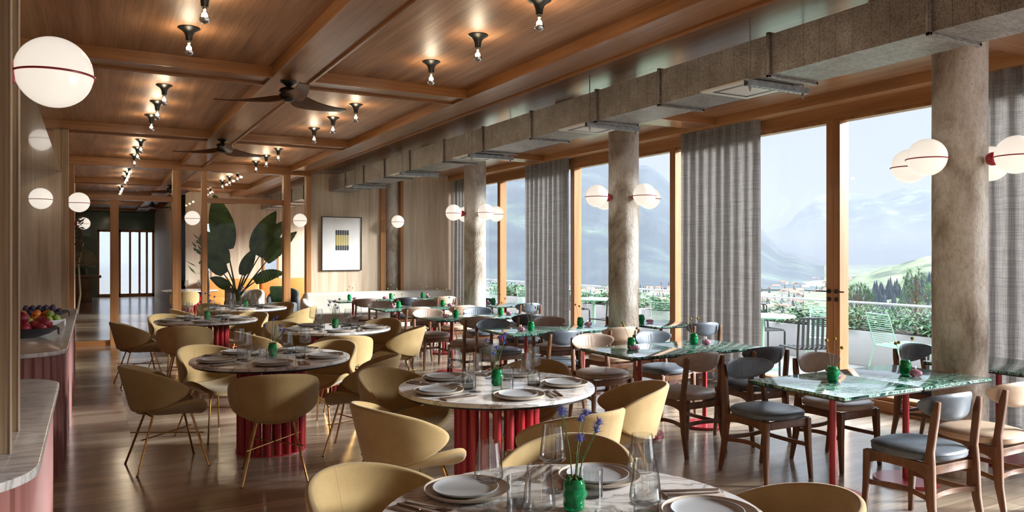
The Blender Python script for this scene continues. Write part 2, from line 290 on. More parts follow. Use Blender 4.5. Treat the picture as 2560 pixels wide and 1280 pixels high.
# ------------------------------------------------------------------ mesh helpers
class MB:
    def __init__(s): s.v = []; s.f = []; s.mi = []
    def add(s, vs, fs, mi=0):
        b = len(s.v); s.v += [tuple(q) for q in vs]; s.f += [tuple(b+i for i in f) for f in fs]; s.mi += [mi]*len(fs); return s
    def box(s, x0, x1, y0, y1, z0, z1, mi=0):
        v = [(x, y, z) for z in (z0, z1) for y in (y0, y1) for x in (x0, x1)]
        return s.add(v, [(0, 2, 3, 1), (4, 5, 7, 6), (0, 1, 5, 4), (1, 3, 7, 5), (3, 2, 6, 7), (2, 0, 4, 6)], mi)
    def lathe(s, prof, n=24, c=(0, 0, 0), mi=0, sx=1, sy=1):
        vs = []; fs = []; k = len(prof)
        for r, z in prof:
            for i in range(n):
                a = 2*PI*i/n; vs.append((c[0]+r*math.cos(a)*sx, c[1]+r*math.sin(a)*sy, c[2]+z))
        for j in range(k-1):
            for i in range(n):
                fs.append((j*n+i, j*n+(i+1) % n, (j+1)*n+(i+1) % n, (j+1)*n+i))
        if prof[0][0] > 1e-5: fs.append(tuple(range(n-1, -1, -1)))
        if prof[-1][0] > 1e-5: fs.append(tuple((k-1)*n+i for i in range(n)))
        return s.add(vs, fs, mi)
    def tube(s, pts, r, n=8, mi=0, flat=None, closed=False):
        pts = [Vector(p) for p in pts]; k = len(pts); rs = r if isinstance(r, (list, tuple)) else [r]*k
        vs = []; fs = []; up = Vector((0, 0, 1)); prev = None
        for i, p in enumerate(pts):
            if closed: d = pts[(i+1) % k]-pts[i-1]
            else: d = pts[min(i+1, k-1)]-pts[max(i-1, 0)]
            d.normalize()
            if prev is None:
                u = d.cross(up if abs(d.z) < .95 else Vector((1, 0, 0))).normalized()
            else: u = (prev-d*prev.dot(d)).normalized()
            prev = u; w = d.cross(u)
            for j in range(n):
                a = 2*PI*j/n; fl = flat or 1; vs.append(p+u*math.cos(a)*rs[i]+w*math.sin(a)*rs[i]*fl)
        for i in range(k if closed else k-1):
            for j in range(n):
                i2 = (i+1) % k; fs.append((i*n+j, i*n+(j+1) % n, i2*n+(j+1) % n, i2*n+j))
        if not closed: fs += [tuple(range(n-1, -1, -1)), tuple((k-1)*n+j for j in range(n))]
        return s.add(vs, fs, mi)
    def bar(s, pts, w, h, up=(0, 0, 1), mi=0):
        """rectangular section swept along pts; w across, h along up; w,h may be lists"""
        pts = [Vector(p) for p in pts]; k = len(pts); up = Vector(up); vs = []; fs = []
        W_ = w if isinstance(w, (list, tuple)) else [w]*k; H_ = h if isinstance(h, (list, tuple)) else [h]*k
        for i, p in enumerate(pts):
            d = (pts[min(i+1, k-1)]-pts[max(i-1, 0)]).normalized(); u = d.cross(up).normalized(); q = u.cross(d).normalized()
            for a, b in ((-1, -1), (1, -1), (1, 1), (-1, 1)): vs.append(p+u*a*W_[i]/2+q*b*H_[i]/2)
        for i in range(k-1):
            for j in range(4): fs.append((i*4+j, i*4+(j+1) % 4, i*4+4+(j+1) % 4, i*4+4+j))
        fs += [(3, 2, 1, 0), tuple((k-1)*4+j for j in range(4))]
        return s.add(vs, fs, mi)
    def prism(s, poly, a0, a1, axis='z', mi=0):
        """extrude a 2-D polygon; axis is the extrusion direction"""
        def P3(p, t): return {'z': (p[0], p[1], t), 'x': (t, p[0], p[1]), 'y': (p[0], t, p[1])}[axis]
        n = len(poly); vs = [P3(p, a0) for p in poly]+[P3(p, a1) for p in poly]
        fs = [tuple(range(n-1, -1, -1)), tuple(range(n, 2*n))]+[(i, (i+1) % n, n+(i+1) % n, n+i) for i in range(n)]
        return s.add(vs, fs, mi)
    def grid(s, fn, nu, nv, mi=0, wrap=False):
        vs = [fn(i/nu, j/nv) for j in range(nv+1) for i in range(nu+1)]
        fs = [(j*(nu+1)+i, j*(nu+1)+i+1, (j+1)*(nu+1)+i+1, (j+1)*(nu+1)+i) for j in range(nv) for i in range(nu)]
        return s.add(vs, fs, mi)
    def xf(s, mat):
        s.v = [tuple(mat @ Vector(q)) for q in s.v]; return s
    def build(s, name, mats, parent=None, smooth=35, bevel=0, seg=2, solid=0, sub=0, bake=True, offset=-1):
        me = bpy.data.meshes.new(name); me.from_pydata(s.v, [], s.f); me.validate()
        import bmesh
        bm = bmesh.new(); bm.from_mesh(me); bmesh.ops.recalc_face_normals(bm, faces=bm.faces) if not solid else None; bm.to_mesh(me); bm.free()
        for m_ in (mats if isinstance(mats, (list, tuple)) else [mats]): me.materials.append(MAT[m_] if isinstance(m_, str) else m_)
        if len(s.mi) == len(me.polygons): me.polygons.foreach_set('material_index', s.mi)
        o = bpy.data.objects.new(name, me); C.objects.link(o)
        if bevel:
            b = o.modifiers.new('bevel', 'BEVEL'); b.width = bevel; b.segments = seg; b.limit_method = 'ANGLE'; b.angle_limit = math.radians(40)
        if solid:
            b = o.modifiers.new('solid', 'SOLIDIFY'); b.thickness = solid; b.offset = offset
        if sub:
            b = o.modifiers.new('sub', 'SUBSURF'); b.levels = sub; b.render_levels = sub
        if o.modifiers and bake:
            dg = bpy.context.evaluated_depsgraph_get(); dg.update(); nm = bpy.data.meshes.new_from_object(o.evaluated_get(dg))
            o.modifiers.clear(); o.data = nm; nm.name = name; me = nm
        if smooth:
            me.polygons.foreach_set('use_smooth', [True]*len(me.polygons)); me.set_sharp_from_angle(angle=math.radians(smooth))
        if parent is not None: o.parent = parent
        return o
def thing(name, label, cat, loc=(0, 0, 0), rz=0, group=None):
    o = bpy.data.objects.new(name, None); C.objects.link(o); o.empty_display_size = .1
    o.location = loc; o.rotation_euler = (0, 0, rz); tag(o, label, cat, group); return o
def tag(o, label, cat, group=None):
    o['label'] = label; o['category'] = cat
    if group: o['group'] = group
    return o
def struct(o, label=None, cat=None):
    o['kind'] = 'structure'
    if label: o['label'] = label
    if cat: o['category'] = cat
    return o
KIDS = {}
def kids(o):
    if o.name not in KIDS: KIDS[o.name] = [c for c in bpy.data.objects if c.parent == o]
    return KIDS[o.name]
def dup(root, loc, rz=0, label=None, group=None, swap=None, scale=None):
    """copy a thing with its parts and sub-parts; swap = {part name: material}"""
    def cp(o, par):
        c = o.copy(); C.objects.link(c)
        if par is not None: c.parent = par
        base = o.name.split('.')[0]
        if swap and base in swap and o.type == 'MESH':
            key = (o.data.name, swap[base])
            if key not in SW:
                me = o.data.copy(); me.materials[0] = MAT[swap[base]]; SW[key] = me
            c.data = SW[key]
        for k in kids(o): cp(k, c)
        return c
    r = cp(root, None); r.location = loc; r.rotation_euler = (0, 0, rz)
    if scale: r.scale = scale
    if label: r['label'] = label
    if group: r['group'] = group
    return r
SW = {}
def disc_uv(x, y):  # square -> disc
    return x*math.sqrt(1-y*y/2), y*math.sqrt(1-x*x/2)

# ================================================================== SETTING
def S(name, mat, *boxes, smooth=0, bevel=0, label=None, cat=None):
    b = MB()
    for q in boxes: b.box(*q)
    return struct(b.build(name, mat, smooth=smooth, bevel=bevel), label, cat)
Y0, Y1, YL, YF = -6.0, 15.0, 22.0, 32.0
S('floor', 'floor', (-1.2, 7.12, Y0, 22.1, -.1, 0), (-1.2, 2.2, 22.1, YF+.2, -.1, 0))
S('ceiling', 'ceil_y', (-1.2, 3.73, Y0, 22.2, 3.25, 3.4), (-1.2, 2.3, 22.2, YF+.2, 3.25, 3.4))
S('ceiling_window_side', 'ceil_gloss', (3.73, 7.2, Y0, 22.2, 3.25, 3.4))
TN = [0]
def trim(mat, *boxes, label=None, bevel=.003):
    TN[0] += 1; return S('trim_%d' % TN[0], mat, *boxes, label=label, bevel=bevel)
def band(x0, x1, y0, y1, along, mat, dz=0):
    z = 3.15+dz; l = .022
    if along == 'y': bx = ((x0+l, x1-l, y0, y1, z+.022, 3.26), (x0, x0+l, y0, y1, z, 3.26), (x1-l, x1, y0, y1, z, 3.26))
    else: bx = ((x0, x1, y0+l, y1-l, z+.024, 3.26), (x0, x1, y0, y0+l, z, 3.26), (x0, x1, y1-l, y1, z, 3.26))
    return trim(mat, *bx, label='lipped oak ceiling beam', bevel=0)
band(1.41, 1.79, Y0, Y1, 'y', 'beam_y'); band(3.33, 3.735, Y0, Y1, 'y', 'beam_y')
band(1.41, 1.79, 15.3, YF, 'y', 'beam_y'); band(3.33, 3.735, 15.3, YL, 'y', 'beam_y')
for yc in (-4.8, -.8, 3.19, 7.19, 11.23, 19.2, 23.2, 27.2, 31.2):
    lft = -.33 if yc < 22 else -1.1
    band(lft, 1.43, yc-.19, yc+.19, 'x', 'ceil_x', .0006)
    band(1.77, 3.35 if yc < 22 else 2.1, yc-.19, yc+.19, 'x', 'ceil_x', .0006)
    if yc < 22:
        band(3.715, 3.73, yc-.19, yc+.19, 'x', 'ceil_x', .0012) if False else None
        trim('ceil_x', (4.62, 6.72, yc-.19, yc+.19, 3.16, 3.26), label='oak beam between duct and windows')
# left side: buffet recess, its soffit, end wall and the stepped piers
S('wall_left', 'wall', (-1.2, -1.1, 2.3, 11.2, 0, 3.25), (-1.1, -.33, 11.2, 21, 0, 3.25), (-1.2, -1.1, 21, YF, 0, 3.25))
S('wall_left_front', 'wall', (-1.2, -.33, Y0, 2.3, 0, 3.25))
b = MB().box(-1.1, -.33, 2.3, 11.2, 2.62, 3.25)
MAT['soffit'] = wood('glossy_soffit_oak', '#8d7049', '#a1825a', '#b39468', 'y', rough=.12, coat=.8, cr=.03, grain=.3)
struct(b.build('trim_soffit', 'soffit', smooth=0), 'glossy oak box soffit over the buffet counters')
trim('pier', (-.33, -.25, 11.2, 11.3, 0, 3.25), label='pale oak post at the end of the buffet recess')
trim('pier', (-.62, -.237, 3.07, 3.13, .9, 3.25), label='oak pier face nearest the camera')
trim('pier', (-.62, -.24, 3.45, 3.51, .9, 3.25), label='second stepped oak pier face')
trim('pier', (-.62, -.31, 3.13, 3.45, .9, 3.25), label='recessed oak strip between the pier faces')
trim('edge', (-.2395, -.2345, 3.066, 3.072, .9, 3.25), (-.2425, -.2375, 3.446, 3.452, .9, 3.25), label='pale metal edge strips on the pier', bevel=0)
# end wall of the dining room, with the column alcove
S('wall_end', 'wall', (3.75, 5.19, 15.0, 15.15, 0, 3.25), (5.66, 7.15, 15.0, 15.15, 0, 3.25), (5.1, 5.75, 15.5, 15.6, 0, 3.25), (5.09, 5.19, 15.15, 15.5, 0, 3.25), (5.66, 5.76, 15.15, 15.5, 0, 3.25))
trim('frame', (5.18, 5.29, 14.96, 15.3, 0, 3.25), label='oak jamb left of the column alcove')
trim('frame', (5.61, 5.67, 14.96, 15.3, 0, 3.25), label='oak jamb right of the column alcove')
# glazed partition
fr = [(-.33, -.25, 0, 3.10), (.29, .42, 0, 2.52), (1.28, 1.42, 0, 3.10), (1.77, 1.86, 0, 3.10), (3.23, 3.36, 0, 3.10), (3.66, 3.755, 0, 3.10)]
for x0, x1, z0, z1 in fr: trim('frame', (x0, x1, 14.92, 15.08, z0, z1), label='oak post of the glazed partition')
trim('ceil_x', (-.33, 3.755, 14.9, 15.1, 3.10, 3.25), label='oak head rail of the glazed partition')
trim('ceil_x', (-.25, 1.28, 14.94, 15.06, 2.52, 2.615), label='oak transom over the doors')
trim('ceil_x', (1.86, 3.23, 14.94, 15.06, 2.52, 2.615), label='oak transom behind the round tables')
trim('ceil_x', (-.25, .29, 14.95, 15.05, 0, .09), (1.42, 1.77, 14.95, 15.05, 0, .09), (1.86, 3.23, 14.95, 15.05, 0, .09), (3.36, 3.66, 14.95, 15.05, 0, .09), label='oak bottom rails of the partition')
WN = [0]
def window_pane(x0, x1, y0, y1, z0, z1, mat='ipane'):
    WN[0] += 1; return S('window_%d' % WN[0], mat, (x0, x1, y0, y1, z0, z1))
for x0, x1, z0, z1 in ((-.25, .29, .09, 2.52), (-.25, 1.28, 2.615, 3.10), (1.42, 1.77, .09, 3.10), (1.86, 3.23, .09, 2.52), (1.86, 3.23, 2.615, 3.10), (3.36, 3.66, .09, 3.10)):
    window_pane(x0, x1, 14.995, 15.003, z0, z1)
# lounge end wall with two windows, return wall, far green wall with glazed doors
L = YL
S('wall_lounge', 'wall', (2.1, 2.62, L, L+.15, 0, 3.25), (2.62, 2.86, L, L+.15, 2.45, 3.25), (2.86, 4.2, L, L+.15, 0, 3.25),
  (4.2, 4.62, L, L+.15, 0, .9), (4.2, 4.62, L, L+.15, 2.45, 3.25), (4.62, 7.15, L, L+.15, 0, 3.25), (2.1, 2.2, L, YF, 0, 3.25))
for x0, x1, z0 in ((2.62, 2.86, 0), (4.2, 4.62, .9)):
    trim('frame', (x0, x0+.04, L-.03, L+.1, z0, 2.45), (x1-.04, x1, L-.03, L+.1, z0, 2.45), (x0, x1, L-.03, L+.1, z0, z0+.04), (x0, x1, L-.03, L+.1, 2.41, 2.45), label='oak window frame in the lounge wall')
    window_pane(x0+.04, x1-.04, L+.04, L+.05, z0+.04, 2.41, 'pane')
S('wall_far', 'green_wall', (-1.2, .2, YF, YF+.15, 0, 3.25), (.2, 2.2, YF, YF+.15, 2.5, 3.25), (.75, .9, YF, YF+.15, 0, 2.5))
for n_, (x0, x1, st) in enumerate(((.2, .75, ()), (.9, 2.1, (1.28, 1.6, 1.85)))):
    bx = [(x0, x0+.07, YF-.03, YF+.1, 0, 2.5), (x1-.07, x1, YF-.03, YF+.1, 0, 2.5), (x0, x1, YF-.03, YF+.1, 2.42, 2.5), (x0, x1, YF-.03, YF+.1, 0, .12)]
    bx += [(s-.035, s+.035, YF-.03, YF+.1, .12, 2.42) for s in st]
    S('door_%d' % (n_+1), 'frame', *bx, label='glazed oak door frame in the far green wall')
    window_pane(x0+.07, x1-.07, YF+.04, YF+.05, .12, 2.42, 'pane')
S('wall_back', 'wall', (-1.2, .8, Y0-.15, Y0, 0, 3.25), (.8, 7.2, Y0-.15, Y0, 3.0, 3.25), (.8, 7.2, Y0-.15, Y0, 0, .15))  # unseen wall behind the camera; its wide opening is added for frontal fill
# window side
S('wall_right', 'frame_y', (6.7, 6.93, Y0, Y1, 3.15, 3.26), (6.93, 7.12, Y0, 22.1, 3.02, 3.26), (6.90, 7.12, Y0, 22.1, 0, .11), (6.97, 7.1, Y0-.1, -4.6, 0, 3.1), (6.97, 7.1, 14.95, 15.3, 0, 3.1))
mull = [-4.6, -2.1, .41, 2.95, 5.49, 8.06, 10.53, 13.12, 14.95, 17.6, 20.2, 22.05]
for i in range(len(mull)-1):
    a, c = mull[i], mull[i+1]; wa = .085 if i == 4 else .055
    fr_ = MB().box(6.93, 7.07, a-wa, a+wa, .11, 3.02).box(6.95, 7.06, a+wa, c-.05, 2.985, 3.02).box(6.95, 7.06, a+wa, c-.05, .11, .15)
    if i == 4: fr_.box(6.925, 6.93, a-.004, a+.004, .11, 3.02)
    WN[0] += 1; fo = struct(fr_.build('window_%d' % WN[0], 'frame', smooth=0, bevel=.004))
    pn = MB().box(7.0, 7.008, a+wa, c-.055, .15, 2.985).build('pane', 'pane', fo, smooth=0)
# lever handle pair on the double stile by the near column
for nm, yy, dirn in (('door_handle', 5.445, -1), ('door_handle', 5.535, 1)):
    h = thing(nm, 'black lever handle on the oak door stile, the %s one of the pair' % ('right' if dirn < 0 else 'left'), 'door handle', (6.925, yy, 1.18))
    MB().lathe([(.024, 0), (.024, .008)], 20).xf(Matrix.Rotation(-PI/2, 4, 'Y')).build('rose', 'black', h, bevel=.001)
    MB().tube([(0, 0, 0), (-.04, 0, 0), (-.045, dirn*.02, 0), (-.045, dirn*.13, 0)], .008, 8).build('lever', 'black', h)
    MB().lathe([(.024, 0), (.024, .008)], 20).xf(Matrix.Translation((0, 0, -.085)) @ Matrix.Rotation(-PI/2, 4, 'Y')).build('keyhole_cover', 'black', h, bevel=.001)

# ---- ventilation duct with flanges
def duct(y0, y1, label, flanges):
    d = thing('ventilation_duct', label, 'duct', (4.36, y0, 3.10))
    MB().box(-.23, .23, 0, y1-y0, -.28, 0).build('duct_section', 'duct', d, smooth=0)
    for f in flanges:
        q = MB(); y = f-y0
        q.box(-.25, -.228, y-.014, y+.014, -.30, .012).box(.228, .25, y-.014, y+.014, -.30, .012).box(-.25, .25, y-.014, y+.014, -.302, -.279).box(-.25, .25, y-.014, y+.014, 0, .014)
        q.build('flange', 'steel' if False else 'duct', d, bevel=.003)
    return d
duct(-5.5, 14.995, 'long rectangular metal duct under the ceiling of the dining room', [-.87, .3, 1.46, 2.63, 3.79, 4.96, 5.86, 7.07, 8.22, 9.38, 10.63, 11.74, 12.82, 13.9])
duct(15.2, 21.9, 'metal duct continuing in the lounge behind the glazed partition', [15.9+1.165*k for k in range(5)])
hy = [3.93, 5.92, 8.45, 10.83, 13.2]
ordn = ['nearest', 'second nearest', 'middle', 'second farthest', 'farthest']
def hanger(y, label):
    h = thing('duct_hanger', label, 'duct hanger', (4.36, y, 3.25))
    r = MB()
    for s in (-1, 1):
        MB().tube([(s*.27, 0, 0), (s*.27, 0, -.49)], .005, 6).build('threaded_rod', 'duct', h)
        MB().lathe([(.012, 0), (.012, -.02), (.006, -.021), (.006, -.035)], 6, (s*.27, 0, -.485)).build('nut', 'steel', h)
    c = MB().box(-.31, .31, -.022, -.019, -.485, -.44).box(-.31, .31, .019, .022, -.485, -.44)
    for k in range(13): c.box(-.31+k*.0495, -.29+k*.0495, -.02, .02, -.485, -.482)
    c.box(-.31, .31, -.02, -.008, -.485, -.482).box(-.31, .31, .008, .02, -.485, -.482)
    c.build('channel', 'steel', h, smooth=0); return h
h0 = hanger(hy[0], '')
for k, y in enumerate(hy):
    o = h0 if k == 0 else dup(h0, (4.36, y, 3.25)); o['label'] = 'slotted steel channel on rods under the duct, %s hanger' % ordn[k]; o['group'] = 'duct hangers'
df = thing('air_diffuser', '', 'air diffuser', (4.31, 4.17, 2.815), 0, 'air diffusers under the duct')
MB().box(-.245, .245, -.24, .24, -.012, .003).build('plate', 'white', df, bevel=.003)
pf = MB()
for s in (-1, 1):
    for k in range(19):
        for r_ in (0, 1):
            t = -.17+k*.0185; q = s*(.175-r_*.02)
            pf.box(t, t+.01, q-.007, q+.007, -.0135, -.0125).box(q-.007, q+.007, t, t+.01, -.0135, -.0125)
pf.build('perforation', 'black', df, smooth=0)
for k, y in enumerate(hy):
    o = df if k == 0 else dup(df, (4.31, y+.27, 2.815)); o['label'] = 'white perforated diffuser plate beside the %s duct hanger' % ordn[k]

# ---- concrete columns
colY = [3.28, 7.26, 11.24, 15.22, 19.2]
cl = ['nearest raw concrete column, right of the picture', 'second raw concrete column in front of the windows', 'third raw concrete column near the corner curtain', 'concrete column set in the end wall alcove', 'concrete column in the lounge behind the glass']
def col_mesh(seed, r=.178):
    random.seed(seed); b = MB(); n = 48; prof = [(r+random.uniform(-.0012, .0012), 3.25*j/30) for j in range(31)]
    return b.lathe(prof, n)
for k, y in enumerate(colY):
    o = col_mesh(k).build('concrete_column', 'concrete', smooth=60); o.location = (5.5, y, 0); o.rotation_euler = (0, 0, k*1.3); tag(o, cl[k], 'column', 'round concrete columns')

# ---- curtains
def curtain(y0, y1, label, x=6.81, seed=0, lean=0):
    random.seed(seed); n = int((y1-y0)*70); L_ = y1-y0; folds = max(3, round(L_/.16))
    ph = [random.uniform(-.5, .5) for _ in range(folds+3)]
    def fn(u, v):
        z = .015+3.14*v; k = u*folds; j = int(k); a = k*2*PI+ph[min(j, folds)]*.3*math.sin(PI*(k-j))
        amp = .042*(1-.25*v)+.008*math.sin(k*1.7+seed)
        y = y0+L_*u+.012*math.sin(2*a)*(1-.4*v)+lean*(1-v)*u
        return (x+amp*math.cos(a)+.01*math.sin(k*.9)*(1-v), y, z)
    o = MB().grid(fn, n, 14).build('curtain', 'curtain', smooth=80); tag(o, label, 'curtain', 'grey linen curtains'); return o
curtain(2.3, 4.05, 'grey linen curtain behind the nearest column at the right edge', seed=1)
curtain(6.42, 7.78, 'widest grey linen curtain between the nearest and second column', seed=2, lean=-.0)
curtain(10.5, 11.9, 'grey linen curtain between the second and third column', seed=3)
curtain(14.0, 14.93, 'narrow grey curtain in the far corner behind the third column', seed=4)

# ================================================================== BUFFET COUNTERS
def outline(y0, y1, xe, r, xw=-1.08, n=14):
    """plan of a counter with two rounded corners on the aisle side, anticlockwise"""
    p = [(xw, y0)]
    for i in range(n+1):
        a = -PI/2+PI/2*i/n; p.append((xe-r+r*math.cos(a), y0+r+r*math.sin(a)))
    for i in range(n+1):
        a = PI/2*i/n; p.append((xe-r+r*math.cos(a), y1-r+r*math.sin(a)))
    p.append((xw, y1)); return p
def resample(p, step):
    d = [0]
    for a, b in zip(p, p[1:]): d.append(d[-1]+math.dist(a, b))
    n = max(2, round(d[-1]/step)); o = []; j = 0
    for i in range(n+1):
        t = d[-1]*i/n
        while j < len(p)-2 and d[j+1] < t: j += 1
        s = (t-d[j])/(d[j+1]-d[j]); q = (p[j][0]+(p[j+1][0]-p[j][0])*s, p[j][1]+(p[j+1][1]-p[j][1])*s)
        o.append((q, (p[j+1][0]-p[j][0], p[j+1][1]-p[j][1])))
    return o
def counter(y0, y1, label):
    t = thing('buffet_counter', label, 'counter', (-.6, (y0+y1)/2, 0), 0, 'pink ribbed buffet counters')
    def loc(p): return [(x+.6, y-(y0+y1)/2) for x, y in p]
    MB().prism(loc(outline(y0, y1, -.145, .27)), .87, .90).build('worktop', 'marble2', t, bevel=.004, smooth=30)
    body = outline(y0+.03, y1-.03, -.172, .25); q = resample(body, .062); pts = []
    for (p, d), (p2, d2) in zip(q, q[1:]):
        L_ = math.hypot(p2[0]-p[0], p2[1]-p[1]); nx, ny = (p2[1]-p[1])/L_, -(p2[0]-p[0])/L_
        for k in range(8):
            s = k/8; dep = .016*(1-(2*s-1)**2)**.5 if 0 < s < 1 else 0   # concave flutes between sharp ridges
            pts.append((p[0]+(p2[0]-p[0])*s-nx*dep, p[1]+(p2[1]-p[1])*s-ny*dep))
    pts.append(q[-1][0])
    MB().prism(loc(pts), .0, .868).build('ribbed_front', 'pink', t, smooth=25)
    return t
counter(2.62, 4.9, 'near pink ribbed counter with a grey-veined marble top, at the lower left edge')
counter(6.1, 11.18, 'long pink ribbed counter with marble top carrying the fruit bowls')

def fruit_bowl(loc, label, mat, lx, ly, h):
    t = thing('fruit_bowl', label, 'bowl', loc, 0, 'fruit bowls on the buffet')
    prof = [(.35, 0), (.45, .004), (.75, .35*h), (.93, .75*h), (1, h), (.985, h+.004), (.9, .72*h), (.7, .36*h), (.4, .02), (.0001, .018)]
    b = MB().lathe(prof, 40, sx=lx, sy=ly); b.build('dish', mat, t, smooth=50)
    b = MB(); pts = [(lx*.9+.0*k, ly*.1*math.cos(a)*2.2, h*.6+.028*math.sin(a)) for k, a in enumerate([2*PI*i/16 for i in range(16)])]
    b.tube([(p[0]+.02, p[1], p[2]) for p in pts], .008, 8, closed=True); b.build('handle', mat, t); return t
fruit_bowl((-.47, 7.35, .9), 'dark oval bowl of pomegranates, nearest of the fruit bowls', 'rock', .24, .20, .075)
fruit_bowl((-.47, 8.25, .9), 'pale oval bowl of orange persimmons and green fruit, middle bowl', 'bowl2', .26, .20, .07)
fruit_bowl((-.47, 9.55, .9), 'dark oval bowl of purple plums, farthest of the fruit bowls', 'rock', .27, .22, .065)
def fruit(name, mat, r, flat, leafy=None):
    t = thing(name, '', name.replace('_', ' '))
    prof = [(max(1e-4, r*math.sin(a)*(1+.06*math.cos(2*a))), -r*flat*math.cos(a)) for a in [PI*i/12 for i in range(13)]]
    prof[0] = (1e-6, prof[0][1]); prof[-1] = (1e-6, prof[-1][1]*.93)
    MB().lathe(prof, 20).build('flesh', mat, t, smooth=80)
    if leafy == 'crown':
        b = MB()
        for k in range(6):
            a = k*PI/3; b.add([(r*.12*math.cos(a), r*.12*math.sin(a), r*.85), (r*.2*math.cos(a+.5), r*.2*math.sin(a+.5), r*.9), (r*.26*math.cos(a+.25), r*.26*math.sin(a+.25), r*1.22)], [(0, 1, 2)])
        b.build('crown', mat, t, smooth=0)
    elif leafy == 'calyx':
        b = MB()
        for k in range(4):
            a = k*PI/2; b.add([(0, 0, r*flat*.95), (r*.5*math.cos(a-.5), r*.5*math.sin(a-.5), r*flat*.95), (r*.6*math.cos(a), r*.6*math.sin(a), r*flat*.88), (r*.5*math.cos(a+.5), r*.5*math.sin(a+.5), r*flat*.95)], [(0, 1, 2, 3)])
        b.build('calyx', 'stem', t, smooth=0)
    else: MB().tube([(0, 0, r*flat*.9), (0.002, 0, r*flat*1.15)], .0025, 5).build('stalk', 'stem', t)
    return t
random.seed(5)
def fill(proto, spots, lab, group, names=None):
    for i, (x, y, z) in enumerate(spots):
        o = proto if i == 0 else dup(proto, (x, y, z)); o.location = (x, y, z)
        o.rotation_euler = (random.uniform(-.5, .5), random.uniform(-.5, .5), random.uniform(0, 6)); o['label'] = lab if not names else names[i]+' '+lab; o['group'] = group
c = (-.47, 7.35); z = .9
fill(fruit('pomegranate', 'pom', .055, .93, 'crown'), [(c[0]+dx, c[1]+dy, z+dz) for dx, dy, dz in ((-.12, -.07, .075), (0, -.085, .075), (.115, -.06, .078), (-.07, .06, .078), (.055, .05, .078), (-.02, -.02, .155), (.1, .09, .1))], 'whole red pomegranate in the nearest dark bowl', 'pomegranates in the nearest bowl', ['front left', 'front middle', 'front right', 'back left', 'back right', 'topmost', 'upper right'])
hp = thing('pomegranate_half', 'cut pomegranate showing red seeds at the right rim of the dark bowl', 'pomegranate', (-.47+.145, 7.30, z+.115)); hp.rotation_euler = (-.9, .6, 0)
MB().lathe([(1e-6, -.05), (.03, -.042), (.049, -.02), (.055, 0), (.05, .003)], 20).build('rind', 'pom', hp)
MB().lathe([(.05, .0), (.045, .006), (1e-6, .008)], 20).build('seeds', 'seedred', hp)
c = (-.47, 8.25)
fill(fruit('persimmon', 'persim', .042, .85, 'calyx'), [(c[0]+dx, c[1]+dy, z+dz) for dx, dy, dz in ((-.15, -.05, .07), (-.07, -.08, .07), (.02, -.03, .07), (.1, .03, .07), (.17, .06, .075), (-.12, .05, .075), (-.03, .07, .075), (.06, .1, .075), (-.08, 0, .125), (.03, .03, .125), (.11, .07, .12))], 'orange persimmon in the middle pale bowl', 'persimmons in the middle bowl', ['leftmost', 'front left', 'centre', 'right', 'rightmost', 'rear left', 'rear centre', 'rear right', 'upper left', 'upper centre', 'upper right'])
fill(fruit('green_fig', 'melon', .036, 1.1), [(c[0]+dx, c[1]+dy, z+dz) for dx, dy, dz in ((-.1, -.13, .065), (-.02, -.135, .065), (.06, -.11, .068), (.13, -.07, .07), (.19, -.02, .08), (.14, .0, .115))], 'green fruit along the front rim of the middle bowl', 'green fruit in the middle bowl', ['leftmost', 'second from left', 'middle', 'right of middle', 'rightmost', 'topmost'])
c = (-.47, 9.55)
fill(fruit('plum', 'plum', .03, 1.05), [(c[0]+dx, c[1]+dy, z+dz) for dx, dy, dz in [(-.2+.062*i+random.uniform(-.01, .01), -.11+.07*j+random.uniform(-.01, .01), .062) for i in range(7) for j in range(4) if abs(-.2+.062*i)/.25+abs(-.11+.07*j)/.24 < 1.15]+[(-.13+.06*i, -.05+.06*j, .105) for i in range(5) for j in range(2)]], 'purple plum in the farthest dark bowl', 'plums in the farthest bowl')

# ================================================================== GLOBE LAMPS
def globe(label, loc, ang):
    """ang: direction (rad, anticlockwise from +X) the lamp stands out of its support; loc = globe centre"""
    t = thing('globe_lamp', label, 'wall lamp', loc, ang, 'opal globe wall lamps with a red ring')
    return t
g0 = globe('opal globe lamp with red ring on the nearest oak pier, largest in view', (-.12, 3.32, 2.25), 0)
MB().lathe([(max(1e-6, .13*math.sin(a)), -.13*math.cos(a)) for a in [PI*i/28 for i in range(29)]], 48).build('globe', 'globe', g0, smooth=80)
MB().tube([(.1345*math.cos(a), .1345*math.sin(a), -.012) for a in [2*PI*i/64 for i in range(64)]], .0042, 8, closed=True).build('ring', 'red', g0)
bb = MB(); prof = [(1e-6, -.078), (.02, -.076), (.038, -.064), (.046, -.045), (.047, -.03), (.044, -.012), (.03, 0)]
bb.lathe(prof, 28).xf(Matrix.Translation((-.118, 0, -.012)) @ Matrix.Rotation(PI/2, 4, 'Y')); bb.v = [(x if x > -.19 else -.19, y, z_) for x, y, z_ in bb.v]
bb.build('mount', 'red', g0, smooth=60)
def lamp(label, loc, ang): dup(g0, loc, ang, label)
lamp('opal globe lamp on the end wall of the buffet recess', (-.54, 11.01, 2.26), -PI/2)
lamp('opal globe lamp on the oak wall just before the glazed partition, left', (-.14, 11.55, 2.26), 0)
lamp('opal globe lamp on the narrow bay of the partition left of the big plant', (1.595, 14.80, 2.23), -PI/2)
lamp('opal globe lamp on the narrow bay right of the big plant', (3.51, 14.80, 2.23), -PI/2)
cn = ['nearest column', 'second column', 'third column', 'alcove column', 'lounge column']
dn = [('left', PI, -.385, 0), ('far', PI/2, 0, .385), ('near', -PI/2, 0, -.385), ('window', 0, .385, 0)]
